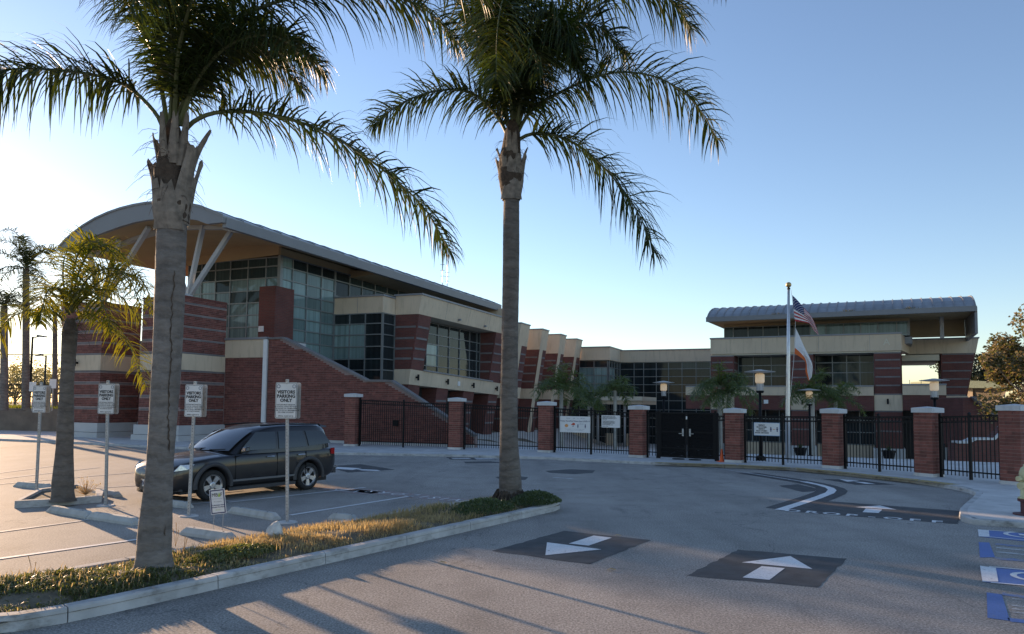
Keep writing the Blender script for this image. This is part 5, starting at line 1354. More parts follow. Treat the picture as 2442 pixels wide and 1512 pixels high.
# ------------------------------------------------------------------ middle palm
b2 = gnd(1215, 1190, .2); Y2 = b2.y; k2 = Y2/1763
P2 = empty('queen_palm', (b2.x, b2.y, .15), 0, 'tall straight palm at the right tip of the planted island', 'palm tree')
tp2 = pf([(1216,1198),(1216,1165),(1213,1000),(1216,800),(1218,600),(1219,450)], Y2)
trunk(P2, tp2, [34*k2, 27*k2, 21*k2, 20*k2, 20*k2, 19*k2], M['trunk_d'])
m = MB(); rnd = random.Random(3)
for k in range(160):                                   # root mat at the foot
    a = rnd.uniform(0, 6.28); p = Vector((b2.x+math.cos(a)*.27, b2.y+math.sin(a)*.27, .22+rnd.uniform(0,.2))); q = p+Vector((math.cos(a)*.12, math.sin(a)*.12, -.2)); m.tube([p, q], .012, 4, cap=False)
m.build('root_mat', M['fiber'], P2)
hp2 = pf([(1219,470),(1218,430),(1217,390),(1220,330),(1224,270)], Y2)
trunk(P2, hp2, [20*k2, 31*k2, 29*k2, 21*k2, 5*k2], M['fiber'], 'crown_shaft', .05)
for az, h, out, w, dz in ((2.8,.95,.14,.2,-.08),(-.3,1.,.10,.2,-.06),(-1.57,.85,.05,.24,-.08),(-2.3,.8,.06,.2,.05),(-.9,.8,.04,.2,.08),(1.5,.9,.1,.2,0),(.6,.8,.1,.18,.1),(3.0,.5,.12,.1,.6),(.1,.5,.12,.1,.6),(-1.3,.6,.03,.12,.8),(-1.9,.6,.03,.12,.85)):
    boot(P2, hp2[0]+Vector((0,0,dz)), az, 23*k2, h, out, w, M['boot'])
threads(P2, hp2[1], 60, 27*k2, 1., .35, .005)
F2 = [
 [(1213,332),(1192,288),(1150,238,-.1),(1090,214,-.2),(1010,224,-.3),(940,258,-.3),(890,298,-.3)],
 [(1228,330),(1258,274),(1300,240,-.1),(1390,195,-.2),(1480,172,-.3),(1580,190,-.3),(1660,250,-.3),(1712,335,-.3)],
 [(1226,342),(1262,321),(1320,322,-.1),(1390,355,-.2),(1460,422,-.2),(1520,505,-.2),(1562,605,-.2)],
 [(1235,300),(1290,150,.1),(1400,30,.2),(1520,-22,.2),(1600,0,.1),(1645,68,0)],
 [(1222,300),(1224,160,-.4),(1214,40,-1.),(1200,0,-1.7),(1186,70,-2.3),(1182,190,-2.5)],
 [(1225,300),(1240,140,-.4),(1275,40,-.9),(1325,40,-1.4),(1365,120,-1.6)],
 [(1212,300),(1190,160,-.2),(1165,50,-.5),(1150,20,-.8),(1135,110,-1.)],
 [(1225,300),(1230,100),(1240,-150),(1265,-350)],
 [(1225,300),(1260,170,.6),(1315,80,1.3),(1375,130,1.8)],
 [(1210,300),(1150,100),(1040,-60),(900,-90),(780,-40)],
 [(1235,300),(1320,60),(1450,-90),(1620,-120),(1740,-40)],
 [(1230,300),(1250,210,-.4),(1300,115,-.8),(1355,115,-1.1),(1400,190,-1.2)],
 [(1222,300),(1215,200,-.5),(1225,120,-1.2),(1260,110,-1.8),(1290,180,-2.1)],
 [(1228,300),(1255,180,.3),(1330,75,.6),(1420,60,.7),(1490,130,.7)],
 [(1224,300),(1228,220,.5),(1220,120,1.3),(1190,90,2.),(1165,150,2.4)]]
for i, pts in enumerate(F2):
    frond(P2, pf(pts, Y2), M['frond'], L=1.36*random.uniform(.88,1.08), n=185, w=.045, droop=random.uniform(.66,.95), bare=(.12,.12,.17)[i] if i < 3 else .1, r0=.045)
# ------------------------------------------------------------------ small sunlit palm with its kerbed planter
b3 = gnd(152, 1188, .16); Y3 = b3.y; k3 = Y3/1763
PLp = [(36,1209),(90,1172),(190,1158),(247,1176),(243,1194),(60,1213)]
pw = [gnd(x, y) for x, y in [(34,1212),(92,1180),(185,1168),(246,1186),(242,1198),(140,1206)]]
PLANT = empty('palm_planter', (b3.x, b3.y, 0), 0, 'angular raised concrete kerb planter round the small palm', 'planter')
m = MB(); m.quad(*[(p.x, p.y, .09) for p in pw]); m.build('soil', M['soil'], PLANT)
cx = sum((p for p in pw), Vector())/len(pw)
for i in range(len(pw)):
    a, b = pw[i], pw[(i+1) % len(pw)]; m = MB(); ins = .16
    ai, bi = a+(cx-a).normalized()*ins, b+(cx-b).normalized()*ins
    m.hexa([(a.x,a.y,0),(b.x,b.y,0),(bi.x,bi.y,0),(ai.x,ai.y,0),(a.x,a.y,.15),(b.x,b.y,.15),(bi.x,bi.y,.15),(ai.x,ai.y,.15)]); m.build('kerb', M['kerb'], PLANT)
P3 = empty('queen_palm', (b3.x, b3.y, .1), 0, 'small palm with sunlit yellow-green fronds in the kerbed planter', 'palm tree')
tp3 = pf([(150,1195),(150,1165),(155,1050),(160,900),(166,800),(168,760)], Y3)
trunk(P3, tp3, [29*k3, 24*k3, 18.5*k3, 15*k3, 17*k3, 10*k3], M['trunk_d'])
threads(P3, tp3[4], 60, 17*k3, .4, .4, .005)
F3 = [
 [(152,765),(122,742),(62,742,-.1),(5,775,-.2),(-40,860,-.2)],
 [(180,762),(210,748),(262,775,-.2),(312,832,-.3),(348,925,-.4)],
 [(168,745),(188,650),(230,585,.1),(290,605,.2),(342,690,.2)],
 [(166,745),(176,640),(205,578,-.2),(255,590,-.4),(290,640,-.5)],
 [(172,745),(215,690),(280,652,.2),(340,672,.3),(366,745,.3)],
 [(165,750),(150,660,.3),(160,600,.6),(200,590,.8)],
 [(175,740),(222,695,.4),(280,700,.8),(332,765,1.)],
 [(166,745,-.1),(190,690,-.5),(240,715,-.9),(262,790,-1.)],
 [(160,745),(140,690,-.4),(110,700,-.9),(95,770,-1.)],
 [(170,745),(195,660,.6),(235,640,1.2),(275,690,1.6)],
 [(170,745),(205,670,-.3),(255,640,-.5),(305,660,-.7),(335,730,-.8)]]
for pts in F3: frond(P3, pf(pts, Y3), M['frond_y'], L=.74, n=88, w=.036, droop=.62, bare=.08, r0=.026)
# ------------------------------------------------------------------ palms further off and in the court
def crown(parent, c, n, L, mat, ll, nl, w, elev=(.1, 1.3), seed=1, stiff=0., r0=.04, seg=3):
    rnd = random.Random(seed)
    for i in range(n):
        az = 2*math.pi*(i+rnd.random()*.6)/n; el = rnd.uniform(*elev); l = L*rnd.uniform(.8, 1.1)
        d = Vector((math.cos(az)*math.cos(el), math.sin(az)*math.cos(el), math.sin(el))); pts = [Vector(c)]; dv = d
        for k in range(5):
            pts.append(pts[-1]+dv*l/5); dv = (dv+Vector((0,0,-.36-.1*k*(.6+el*.5)))).normalized()
        frond(parent, pts, mat, L=ll, n=nl, w=w, bare=.1, r0=r0, seg=seg, stiff=stiff, droop=.6)
def palm(px, pyb, pyc, Y, r, label, mat, n, L, ll, nl, w, seed, z0=None, group=None, name='palm', elev=(.1,1.3), lean=0.):
    c = at(px, pyc, Y); b = at(px-lean, pyb, Y) if z0 is None else Vector((at(px, pyb, Y).x, Y, z0))
    ro = empty(name, b, 0, label, 'palm tree', group)
    trunk(ro, [b-Vector((0,0,.1)), b.lerp(c, .5), c], [r*1.35, r*1.15, r], M['trunk'] if mat != 'frond_k' else M['trunk_k'])
    crown(ro, c, n, L, M[mat], ll, nl, w, elev, seed); return ro
M['trunk_k'] = simple('court_palm_trunk', (.36,.34,.30), .85, var=.15, scale=3.)
BANKZ = 1.75
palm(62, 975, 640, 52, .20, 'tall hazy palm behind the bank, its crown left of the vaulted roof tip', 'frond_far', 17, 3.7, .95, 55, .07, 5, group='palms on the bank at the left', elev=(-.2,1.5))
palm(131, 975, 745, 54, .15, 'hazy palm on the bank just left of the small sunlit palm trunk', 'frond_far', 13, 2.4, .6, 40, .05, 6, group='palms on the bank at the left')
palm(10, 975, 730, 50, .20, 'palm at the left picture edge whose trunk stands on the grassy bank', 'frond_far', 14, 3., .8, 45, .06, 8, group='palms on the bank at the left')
CP = 'palms in the school court'
def cpalm(px, pyc, Y, r, label, n, L, ll, seed, elev=(0,1.35)):
    pyc -= 7
    g = at(px, pyc, Y); u_, v_ = uvof(g); return palm(px, 1070, pyc, Y, r, label, 'frond_k', n+1, L*1.08, ll*1.15, 55, .05, seed, terrain(u_, v_)-.02, CP, 'court_palm', elev)
cpalm(1338, 935, 42, .10, 'bushy court palm in front of the leaning fins, right of the tall middle palm', 15, 2.0, .55, 11)
cpalm(1466, 938, 43, .09, 'slim court palm between the banner and the notice board', 10, 1.5, .45, 12, (-.1,1.1))
cpalm(1404, 965, 46, .10, 'low court palm behind the banner in front of the canopy', 12, 1.7, .5, 13)
cpalm(1716, 925, 39, .11, 'court palm with yellow spear leaf just right of the gate', 12, 1.8, .5, 14)
cpalm(1738, 944, 38.5, .09, 'shorter court palm just behind the pillar right of the gate', 11, 1.7, .5, 15, (-.1,1.2))
cpalm(1936, 946, 42.5, .13, 'court palm just right of the flagpole', 13, 1.9, .55, 16)
cpalm(1992, 962, 43.5, .10, 'court palm left of the letter A pier, partly behind a pillar', 11, 1.8, .5, 17)
m = MB()
for dx in (-.05, .05): p = at(1716+dx*40, 925, 39); m.tube([p, p+Vector((dx, 0, 1.5))], [.05, .01], 5)
m.build('spear_leaf', M['frond_y'], [o for o in bpy.data.objects if o.get('label','').startswith('court palm with yellow')][0])

# ================================================================== ground cover on the island
def blades(name, spots, mat, hmin, hmax, w, lean, label, cat, seg=2):
    m = MB()
    for x, y, z, hs in spots:
        h = random.uniform(hmin, hmax)*hs; a = random.uniform(0, 6.28); d = Vector((math.cos(a), math.sin(a), 0)); s = Vector((-d.y, d.x, 0))*w*random.uniform(.6, 1.2)
        l = lean*random.uniform(.2, 1.3)*h; b = Vector((x, y, z-.02))
        mid = b+Vector((0,0,h*.62))+d*l*.3; tip = b+Vector((0,0,h*(1-.25*l/h)))+d*l
        m.add([b-s*.7, b+s*.7, mid+s, mid-s, tip], [(0,1,2,3),(3,2,4)])
    o = m.build(name, mat); return tag(o, label, cat, kind='stuff')
def inside_isl(s, d):
    if not (.1 < d < IW-.06 and -1.6 < s < ILEN-.05): return False
    if s < 0 and (s/1.55)**2+((d-IW/2)/(IW/2-.06))**2 > 1: return False
    return True
def hump(x, k=1.): return math.sin(x*2.1*k)*.5+math.sin(x*5.3*k+1)*.3+math.sin(x*11.7*k+2)*.2
def spots(n, s0, s1, dens, jitter=0.):
    out = []
    while len(out) < n:
        s, d = random.uniform(s0, s1), random.uniform(.1, IW-.05)
        if not inside_isl(s, d): continue
        k = dens(s, d)*max(.05, min(1., (.95 if s < SA-.3 else .62)+1.1*hump(s*1.9+1.3*d)+.8*hump(d*2.7-s*.8)))
        if random.random() > k: continue
        p = isl(s, d); hs = .75+.35*hump(s*1.3+d*.9)+.2*hump(d*3+s*.4); edge_ = min(1, .45+(d-.1)/.5, .45+(IW-d)/.5)
        out.append((p.x, p.y, mound(s, d), max(.35, hs)*edge_))
    return out
s_of = lambda px, py: (gnd(px, py, .2).xy-IA).dot(ED)
SA, SB = s_of(650,1330), s_of(1090,1240)
print('island s', ILEN, SA, SB)
M['cover'] = leafmat('ground_cover_leaf', (.075,.095,.04), (.14,.155,.07), .35, (.26,.23,.12))
M['dry'] = leafmat('dry_grass', (.36,.28,.16), (.50,.40,.25), .5, (.58,.48,.34), .7, (1.4,1.25,.85))
M['cover_d'] = leafmat('dark_ground_cover', (.05,.08,.04), (.085,.12,.055), .3, (.12,.15,.07))
def w_green(s, d): return 1. if s < SA-.5 else max(0, .8-(s-SA+.5)/1.2)
def w_dry(s, d):
    if s < SA-.9: return .08
    return min(1, (s-SA+.9)/.9) if s < SB+.3 else max(.22, 1-(s-SB-.3)/1.2)
def w_right(s, d): return 1. if s > SB+.35 else 0.
blades('green_ground_cover', spots(11500, -1.6, SA+.9, w_green), M['cover'], .04, .12, .010, .9, 'leafy green ground cover round the foot of the big left palm', 'ground cover')
blades('dry_grass', spots(15500, -1.4, ILEN, w_dry), M['dry'], .06, .20, .005, .7, 'dry straw-coloured grass along the middle of the planted island', 'grass')
def leafy(n, c, r, h, mat, name, label):
    """low mat of small round leaves"""
    m = MB(); rnd = random.Random(int(c[0]*50))
    for i in range(n):
        a, q = rnd.uniform(0, 6.28), math.sqrt(rnd.random()); x, y = c[0]+(ED.x*math.cos(a)*r[0]+EN.x*math.sin(a)*r[1])*q, c[1]+(ED.y*math.cos(a)*r[0]+EN.y*math.sin(a)*r[1])*q
        z = .15+h*(1-q*q)*rnd.uniform(.55, 1.05)+.03; b = Vector((x, y, z)); d = Vector((rnd.uniform(-1,1), rnd.uniform(-1,1), rnd.uniform(-.1,.9))).normalized()*rnd.uniform(.02,.05); s = d.cross(Vector((rnd.uniform(-1,1), rnd.uniform(-1,1), .3))).normalized()*.016
        m.add([b, b+d*.5+s, b+d, b+d*.5-s], [(0,1,2,3)])
    return tag(recenter(m.build(name, mat)), label, 'ground cover', kind='stuff')
def sd(px, py): return gnd(px, py, .2)
leafy(5200, sd(1275,1194).xy, (.75,.5), .22, M['cover_d'], 'leafy_mat', 'dark green leafy mat at the right tip of the island beside the palm')
leafy(4200, sd(1150,1212).xy, (.9,.5), .2, M['cover_d'], 'leafy_mat', 'dark green leafy mat just left of the middle palm foot')
leafy(2600, sd(560,1318).xy, (.7,.35), .1, M['cover'], 'leafy_mat', 'green leafy mat beside the taller white stone')
blades('green_ground_cover', spots(2500, SB+.3, ILEN-.1, w_right), M['cover'], .05, .16, .006, .8, 'thin green grass round the foot of the tall middle palm', 'ground cover')
# a few tall seed stalks
m = MB()
for px, py, h in ((405,1240,.32),(418,1262,.3),(432,1287,.25),(75,1330,.2)):
    b = gnd(px, py+42, .25)
    for k in range(3):
        t_ = b+Vector((random.uniform(-.08,.08), 0, h*random.uniform(.7,1.1))); m.tube([b, b.lerp(t_, .6)+Vector((.01,0,0)), t_], [.003,.0025,.006], 4)
tag(recenter(m.build('seed_stalks', M['dry'])), 'thin dry seed stalks poking up beside the big left palm trunk', 'grass', kind='stuff')
# white-painted stones
def stone(px, py, w, h, label, seed):
    g = gnd(px, py, .15); bm = bmesh.new(); bmesh.ops.create_icosphere(bm, subdivisions=3, radius=1.); rnd = random.Random(seed)
    dirs = [(Vector((rnd.uniform(-1,1), rnd.uniform(-1,1), rnd.uniform(-1,1))).normalized(), rnd.uniform(.55,.85)) for _ in range(16)]
    for v in bm.verts:
        for d, k in dirs:
            e = v.co.dot(d)
            if e > k: v.co -= d*(e-k)*.9
        v.co *= 1+.03*math.sin(v.co.x*9+v.co.y*7)*math.sin(v.co.z*8)
        v.co.x *= w; v.co.y *= w*.75; v.co.z = v.co.z*h*.62+h*.4
    me = bpy.data.meshes.new('stone'); bm.to_mesh(me); bm.free(); me.materials.append(M['stone'])
    o = link('painted_stone', me, None, Matrix.Translation(g)); return tag(o, label, 'stone', 'white-painted stones on the island')
M['stone'] = simple('white_painted_stone', (.60,.60,.57), .8, var=.2, scale=9., bmp=.6, bscale=18., dirt=(.3,.28,.24))
stone(657, 1292, .15, .31, 'taller white-painted stone in the grass between the signs', 3)
stone(1086, 1212, .24, .11, 'flat white-painted stone left of the middle palm', 4)
# dead weed in the small planter
wb_ = gnd(204, 1180, .1); m = MB()
for k in range(40):
    d = Vector((random.uniform(-1,1), random.uniform(-1,1), random.uniform(.4,1.4))).normalized()*random.uniform(.15,.4); m.tube([wb_, wb_+d*.6, wb_+d+Vector((0,0,.02))], [.006,.004,.002], 3, cap=False)
    e = wb_+d; s = Vector((.012,0,.01)); m.add([e-s, e+s, e+Vector((0,0,.04))], [(0,1,2)])
tag(recenter(m.build('dead_weed', M['dry'])), 'dried brown weed growing beside the small palm in its planter', 'plant')
# dry leaf scraps on the road
for px, py, lab in ((1472,1279,'curled pale dead leaf beside the left arrow pad'),(1457,1361,'small dead leaf on the road between the two arrow pads'),(1053,1344,'tiny dark dead leaf on the sunlit road near the island')):
    g = gnd(px, py); m = MB(); m.add([(-.06,-.01,.012),(-.02,-.03,.03),(.06,-.01,.015),(.07,.015,.02),(0,.03,.035),(-.05,.02,.014)], [(0,1,4,5),(1,2,3,4)]); o = m.build('dead_leaf', M['dry']); o.matrix_basis = Matrix.Translation(g); tag(o, lab, 'leaf', 'dead leaves on the road')
# ================================================================== dark SUV
cF, cR = gnd(500,1194), gnd(728,1167.5); hd = (cF-cR).normalized(); lf = Vector((-hd.y, hd.x, 0))*1.
TR = .79; cmid = (cF+cR)/2-lf*TR
CARM = Matrix((( hd.x, lf.x, 0, cmid.x),(hd.y, lf.y, 0, cmid.y),(0,0,1,0),(0,0,0,1)))
CAR = empty('parked_car', (cmid.x, cmid.y, 0), math.atan2(hd.y, hd.x), 'dark grey-black SUV parked nose left behind the visitor signs', 'car')
def carpaint():
    m, t, b, o = nmat('dark_car_paint'); b.inputs['Base Color'].default_value = (.022,.020,.021,1); b.inputs['Metallic'].default_value = .35; b.inputs['Roughness'].default_value = .32
    b.inputs['Coat Weight'].default_value = .7; b.inputs['Coat Roughness'].default_value = .06
    n = noise(t, coords(t, world=True), 2.2, 6, .7); r = ramp(t, n, [(.3, (.25,)*3), (.75, (.48,)*3)]); t.links.new(r.outputs[0], b.inputs['Roughness']); return m
M['car'] = carpaint()
M['carglass'] = glassmat('car_glass', (.012,.014,.016), .05, .03, 1.7, .5)
M['screen'] = glassmat('windscreen_glass', (.015,.018,.02), .05, .03, 2.1, .5)
M['rubber'] = simple('tyre_rubber', (.02,.02,.02), .85, var=.2, scale=20.)
M['clad'] = simple('grey_cladding', (.045,.045,.048), .6, var=.1)
M['chrome'] = simple('chrome', (.6,.6,.6), .18, 1., var=.05)
M['rim'] = simple('alloy_rim', (.55,.55,.56), .3, .75, var=.08)
M['lampc'] = simple('headlamp_lens', (.55,.58,.6), .12, .3, var=.3, scale=30.)
M['tail'] = simple('tail_lamp_red', (.45,.015,.015), .15, var=.1)
WB2 = (cF-cR).length/2
ST = [(2.43,.34,.60,.63,.50),(2.36,.26,.74,.79,.70),(2.20,.23,.85,.91,.83),(1.9,.22,.93,1.0,.895),(1.45,.22,.985,1.06,.915),(1.02,.22,1.02,1.11,.92),(.4,.22,1.03,1.1,.92),(-.5,.22,1.045,1.1,.92),(-1.4,.22,1.065,1.1,.92),(-2.0,.24,1.075,1.1,.90),(-2.3,.30,1.06,1.08,.86),(-2.44,.38,1.0,1.02,.78),(-2.5,.44,.88,.90,.68)]
def sec(x, zb, zs, zc, w):
    half = [(0,zb),(w*.80,zb),(w*.955,zb+.07),(w*.985,zb+.22),(w*1.0,zb+(zs-zb)*.55),(w*.985,zs-.10),(w*.955,zs-.03),(w*.90,zs),(w*.5,zs+(zc-zs)*.75),(0,zc)]
    return [(x, y, z) for y, z in half]+[(x, -y, z) for y, z in half[-2:0:-1]]
m = MB(CARM); rings = [sec(*s) for s in ST]; n = len(rings[0]); vs = [p for r in rings for p in r]
m.add(vs, [(i*n+j, i*n+(j+1) % n, (i+1)*n+(j+1) % n, (i+1)*n+j) for i in range(len(ST)-1) for j in range(n)]+[tuple(range(n))[::-1], tuple(range((len(ST)-1)*n, len(ST)*n))])
body = m.build('body', M['car'], CAR, smooth=True)
bm = bmesh.new(); bm.from_mesh(body.data); bmesh.ops.recalc_face_normals(bm, faces=bm.faces); bm.to_mesh(body.data); bm.free()
ssub = body.modifiers.new('sub', 'SUBSURF'); ssub.levels = 2; ssub.render_levels = 2
cut = MB(CARM)
for x in (WB2, -WB2):
    for sg in (-1, 1):
        cut.lathe((x, sg*.62, .355), [(0,-.4),(.425,-.4),(.425,.4),(0,.4)], 28, Matrix.Rotation(math.pi/2, 4, 'X'))
co_ = cut.build('cutter', M['black'], None); bm = bmesh.new(); bm.from_mesh(co_.data); bmesh.ops.recalc_face_normals(bm, faces=bm.faces); bm.to_mesh(co_.data); bm.free()
bo = body.modifiers.new('cut', 'BOOLEAN'); bo.operation = 'DIFFERENCE'; bo.object = co_; bo.solver = 'EXACT'
bpy.context.view_layer.update(); dg = bpy.context.evaluated_depsgraph_get()
nm = bpy.data.meshes.new_from_object(body.evaluated_get(dg)); body.modifiers.clear(); body.data = nm
for p_ in nm.polygons: p_.use_smooth = True
bpy.data.objects.remove(co_)
# cabin: rounded rings per height level
LV = [(1.02,1.13,-2.44,.89),(1.12,1.0,-2.42,.88),(1.28,.79,-2.38,.85),(1.42,.57,-2.33,.815),(1.53,.37,-2.28,.785),(1.61,.18,-2.22,.75),(1.67,-.06,-2.12,.685),(1.705,-.4,-1.95,.55),(1.72,-.8,-1.7,.3)]
def lvl(z):
    for a, b in zip(LV, LV[1:]):
        if a[0] <= z <= b[0]:
            f = (z-a[0])/(b[0]-a[0]); return [a[i]+(b[i]-a[i])*f for i in (1,2,3)]
    return list(LV[-1][1:])
def ringp(z, N_=40):
    xf, xr, w = lvl(z); out = []; cx, hx = (xf+xr)/2, (xf-xr)/2
    for j in range(N_):
        a = 2*math.pi*j/N_; c, s = math.cos(a), math.sin(a); e = .34
        x = cx+hx*math.copysign(abs(c)**e, c); y = w*math.copysign(abs(s)**.42, s)
        if c > 0: x -= .16*(abs(y)/w)**2
        else: x += .09*(abs(y)/w)**2
        out.append((x, y, z))
    return out
m = MB(CARM); R_ = [ringp(l[0]) for l in LV]; n = 40
m.add([p for r in R_ for p in r], [(i*n+j, i*n+(j+1) % n, (i+1)*n+(j+1) % n, (i+1)*n+j) for i in range(len(LV)-1) for j in range(n)]+[tuple(range((len(LV)-1)*n, len(LV)*n))])
m.build('cabin', M['car'], CAR, smooth=True)
def sidey(x, z):
    xf, xr, w = lvl(z); return w*(1-.02*max(0, (x-.2))**2)
def side_win(name, poly, sg, nseg=5):
    """glass panel on the cabin side from (x, z) quad: bottom-left, bottom-right, top-right, top-left"""
    m = MB(CARM); bl, br, tr_, tl = poly; vs = []
    for j in range(nseg+1):
        f = j/nseg
        for i in range(nseg+1):
            g = i/nseg; x = (bl[0]+(br[0]-bl[0])*g)*(1-f)+(tl[0]+(tr_[0]-tl[0])*g)*f; z = (bl[1]+(br[1]-bl[1])*g)*(1-f)+(tl[1]+(tr_[1]-tl[1])*g)*f
            vs.append((x, sg*(sidey(x, z)+.012), z))
    q = nseg+1; m.add(vs, [(j*q+i, j*q+i+1, (j+1)*q+i+1, (j+1)*q+i) for j in range(nseg) for i in range(nseg)]); return m.build(name, M['carglass'], CAR, smooth=True)
for sg in (1, -1):
    side_win('side_window', ((.72,1.10),(-.33,1.11),(-.36,1.53),(.22,1.53)), sg)
    side_win('side_window', ((-.43,1.11),(-1.32,1.13),(-1.24,1.53),(-.46,1.53)), sg)
    side_win('quarter_window', ((-1.40,1.14),(-2.16,1.19),(-1.93,1.50),(-1.33,1.53)), sg)
# windscreen
m = MB(CARM); vs = []; zs_ = [1.10+.46*k/8 for k in range(9)]
for z in zs_:
    xf, xr, w = lvl(z)
    for j in range(13):
        y = (-.84+1.68*j/12)*w; vs.append((xf-.16*(y/w)**2-.035*(abs(y)/w)**6+.012, y, z+.008))
m.add(vs, [(k*13+j, k*13+j+1, (k+1)*13+j+1, (k+1)*13+j) for k in range(8) for j in range(12)]); m.build('windscreen', M['screen'], CAR, smooth=True)
for y0 in (-.5, .25):
    m = MB(CARM); m.tube([(1.08,y0,1.12),(.98,y0+.45,1.145)], .012, 5); m.build('wiper', M['black'], CAR)
# wheels
def wheel(x, sg):
    c = Vector((x, sg*TR, .352)); ax = Matrix.Rotation(-sg*math.pi/2, 4, 'X')
    m = MB(CARM); m.lathe(c, [(.235,-.10),(.30,-.115),(.345,-.09),(.352,-.04),(.352,.04),(.345,.09),(.30,.115),(.235,.10)], 36, ax); ty = m.build('tyre', M['rubber'], CAR, smooth=True)
    m = MB(CARM); m.lathe(c, [(0,.0),(.205,.0),(.215,.06),(.235,.102),(.243,.104),(.236,-.1),(0,-.1)], 36, ax); m.build('rim', M['clad'], CAR, smooth=False)
    m = MB(CARM); q = ax
    m.lathe(c, [(.212,.075),(.244,.108),(.249,.1),(.249,.07),(.212,.07)], 36, ax)
    for k in range(5):
        a = 2*math.pi*k/5+.3; d = Vector((math.cos(a), math.sin(a), 0)); s = Vector((-d.y, d.x, 0)); P8 = []
        for zz, dz in ((.055,0),(.09,0)):
            for r, w in ((.05,-.036),(.05,.036),(.225,.062),(.225,-.062)):
                P8.append(c+(q @ (d*r+s*w+Vector((0,0,zz-(.012 if r < .1 else 0)))))) 
        m.hexa(P8)
    m.lathe(c, [(0,.05),(.075,.05),(.075,.092),(.05,.10),(0,.10)], 16, ax)
    m.build('spokes', M['rim'], CAR)
for x in (WB2, -WB2):
    for sg in (1, -1): wheel(x, sg)
for x in (WB2, -WB2):
    for sg in (1, -1):
        m = MB(CARM); vs = []; K = 20
        for k in range(K+1):
            a = -.12+(math.pi+.24)*k/K; 
            for r, y in ((.425,.90),(.43,.945),(.50,.94),(.52,.905)): vs.append((x+r*math.cos(a), sg*y, .355+r*math.sin(a)))
        m.add(vs, [(k*4+j, k*4+j+1, (k+1)*4+j+1, (k+1)*4+j) for k in range(K) for j in range(3)]); m.build('wheel_arch', M['clad'], CAR, smooth=True)
# trims on both sides
for sg in (1, -1):
    m = MB(CARM); m.extr([(.98,sg*.925,.40),(-.98,sg*.925,.40),(-.98,sg*.94,.445),(.98,sg*.94,.445)], (0,-sg*.06,0)); m.build('side_trim', M['fascia'], CAR)
    m = MB(CARM); m.box(-.98,.98, min(sg*.84,sg*.90), max(sg*.84,sg*.90), .19,.27); m.build('sill', M['clad'], CAR)
    for x in (-.15, -1.12):
        m = MB(CARM); m.tube([(x-.11,sg*.935,.93),(x,sg*.955,.935),(x+.11,sg*.935,.93)], .016, 6); m.build('door_handle', M['chrome' if sg > 0 else 'car'], CAR)
    for x in (.83,-.38,-1.30):
        m = MB(CARM); m.extr([(x,sg*.926,.42),(x+.01,sg*.926,.42),(x+.01,sg*.912,1.0),(x,sg*.912,1.0)], (0,-sg*.03,0)); m.build('door_gap', M['black'], CAR)
    mr = MB(CARM); bmv = []
    for k in range(9):
        a = 2*math.pi*k/9
    mr.hexa([(.60,sg*.93,1.07),(.62,sg*1.13,1.08),(.74,sg*1.11,1.08),(.74,sg*.93,1.07),(.58,sg*.94,1.2),(.6,sg*1.12,1.22),(.7,sg*1.1,1.21),(.7,sg*.94,1.19)])
    mo = mr.build('mirror', M['car'], CAR, smooth=False); bv = mo.modifiers.new('bev','BEVEL'); bv.width = .03; bv.segments = 3
    m = MB(CARM); m.bar((.66,sg*.87,1.08),(.66,sg*.96,1.1),.07,.05); m.build('mirror_arm', M['black'], CAR)
    m = MB(CARM); m.extr([(2.30,sg*.775,.72),(2.05,sg*.892,.75),(1.90,sg*.905,.86),(2.18,sg*.82,.855)], (0,-sg*.03,.0)); m.build('headlight', M['lampc'], CAR)
    m = MB(CARM); m.extr([(-2.34,sg*.845,.88),(-2.18,sg*.885,.9),(-2.2,sg*.875,1.05),(-2.36,sg*.825,1.05)], (0,-sg*.04,0)); m.build('tail_light', M['tail'], CAR)
    m = MB(CARM); m.tube([(.0,sg*.70,1.675),(-.6,sg*.71,1.705),(-1.9,sg*.69,1.69)], .018, 6); m.build('roof_rail', M['black'], CAR)
# nose
def nose(name, mat, x0, y1, z0, z1, th=.03, curv=.42, lean_=0., y0=None, par=None):
    """strip wrapped round the bowed front"""
    m = MB(CARM); K = 12; vs = []; a0 = -y1 if y0 is None else y0
    for k in range(K+1):
        y = a0+(y1-a0)*k/K; x = x0-curv*y*y-.35*max(0, abs(y)-.62)
        vs += [(x, y, z0), (x+th, y, z0), (x+th-lean_, y, z1), (x-lean_, y, z1)]
    m.add(vs, [(k*4+j, k*4+(j+1) % 4, (k+1)*4+(j+1) % 4, (k+1)*4+j) for k in range(K) for j in range(4)]+[(0,1,2,3), tuple(range(K*4, K*4+4))[::-1]])
    return m.build(name, mat, par or CAR)
g_ = nose('grille', M['black'], 2.395, .46, .51, .73, .03, .35, .05)
for z0, z1, dx in ((.60,.622,.008),(.725,.75,-.045),(.495,.512,.012)): nose('grille_bar', M['chrome'], 2.40+dx, .48, z0, z1, .04, .35, par=g_)
m = MB(CARM); m.box(2.40,2.437,-.012,.012,.51,.72); m.build('grille_bar', M['chrome'], g_)
nose('front_bumper', M['clad'], 2.40, .78, .27, .42, .05, .42, -.01)
nose('bumper_lip', M['black'], 2.43, .72, .22, .265, .05, .42)
m = MB(CARM); m.box(2.455,2.468,-.155,.155,.36,.51); pl = m.build('number_plate', M['sign_w'], CAR)
text('plate_number', '7KTA61', .115, M['navy'], pl, CARM @ face_m((2.471,0,.425),(0,1,0),(0,0,1)), bold=.002)
m = MB(CARM); m.box(-2.54,-2.42,-.7,.7,.36,.56); m.build('rear_bumper', M['clad'], CAR)
m = MB(CARM); m.box(-2.50,-2.25,.55,.80,.52,.55); m.build('bumper_reflector', M['chrome'], CAR)
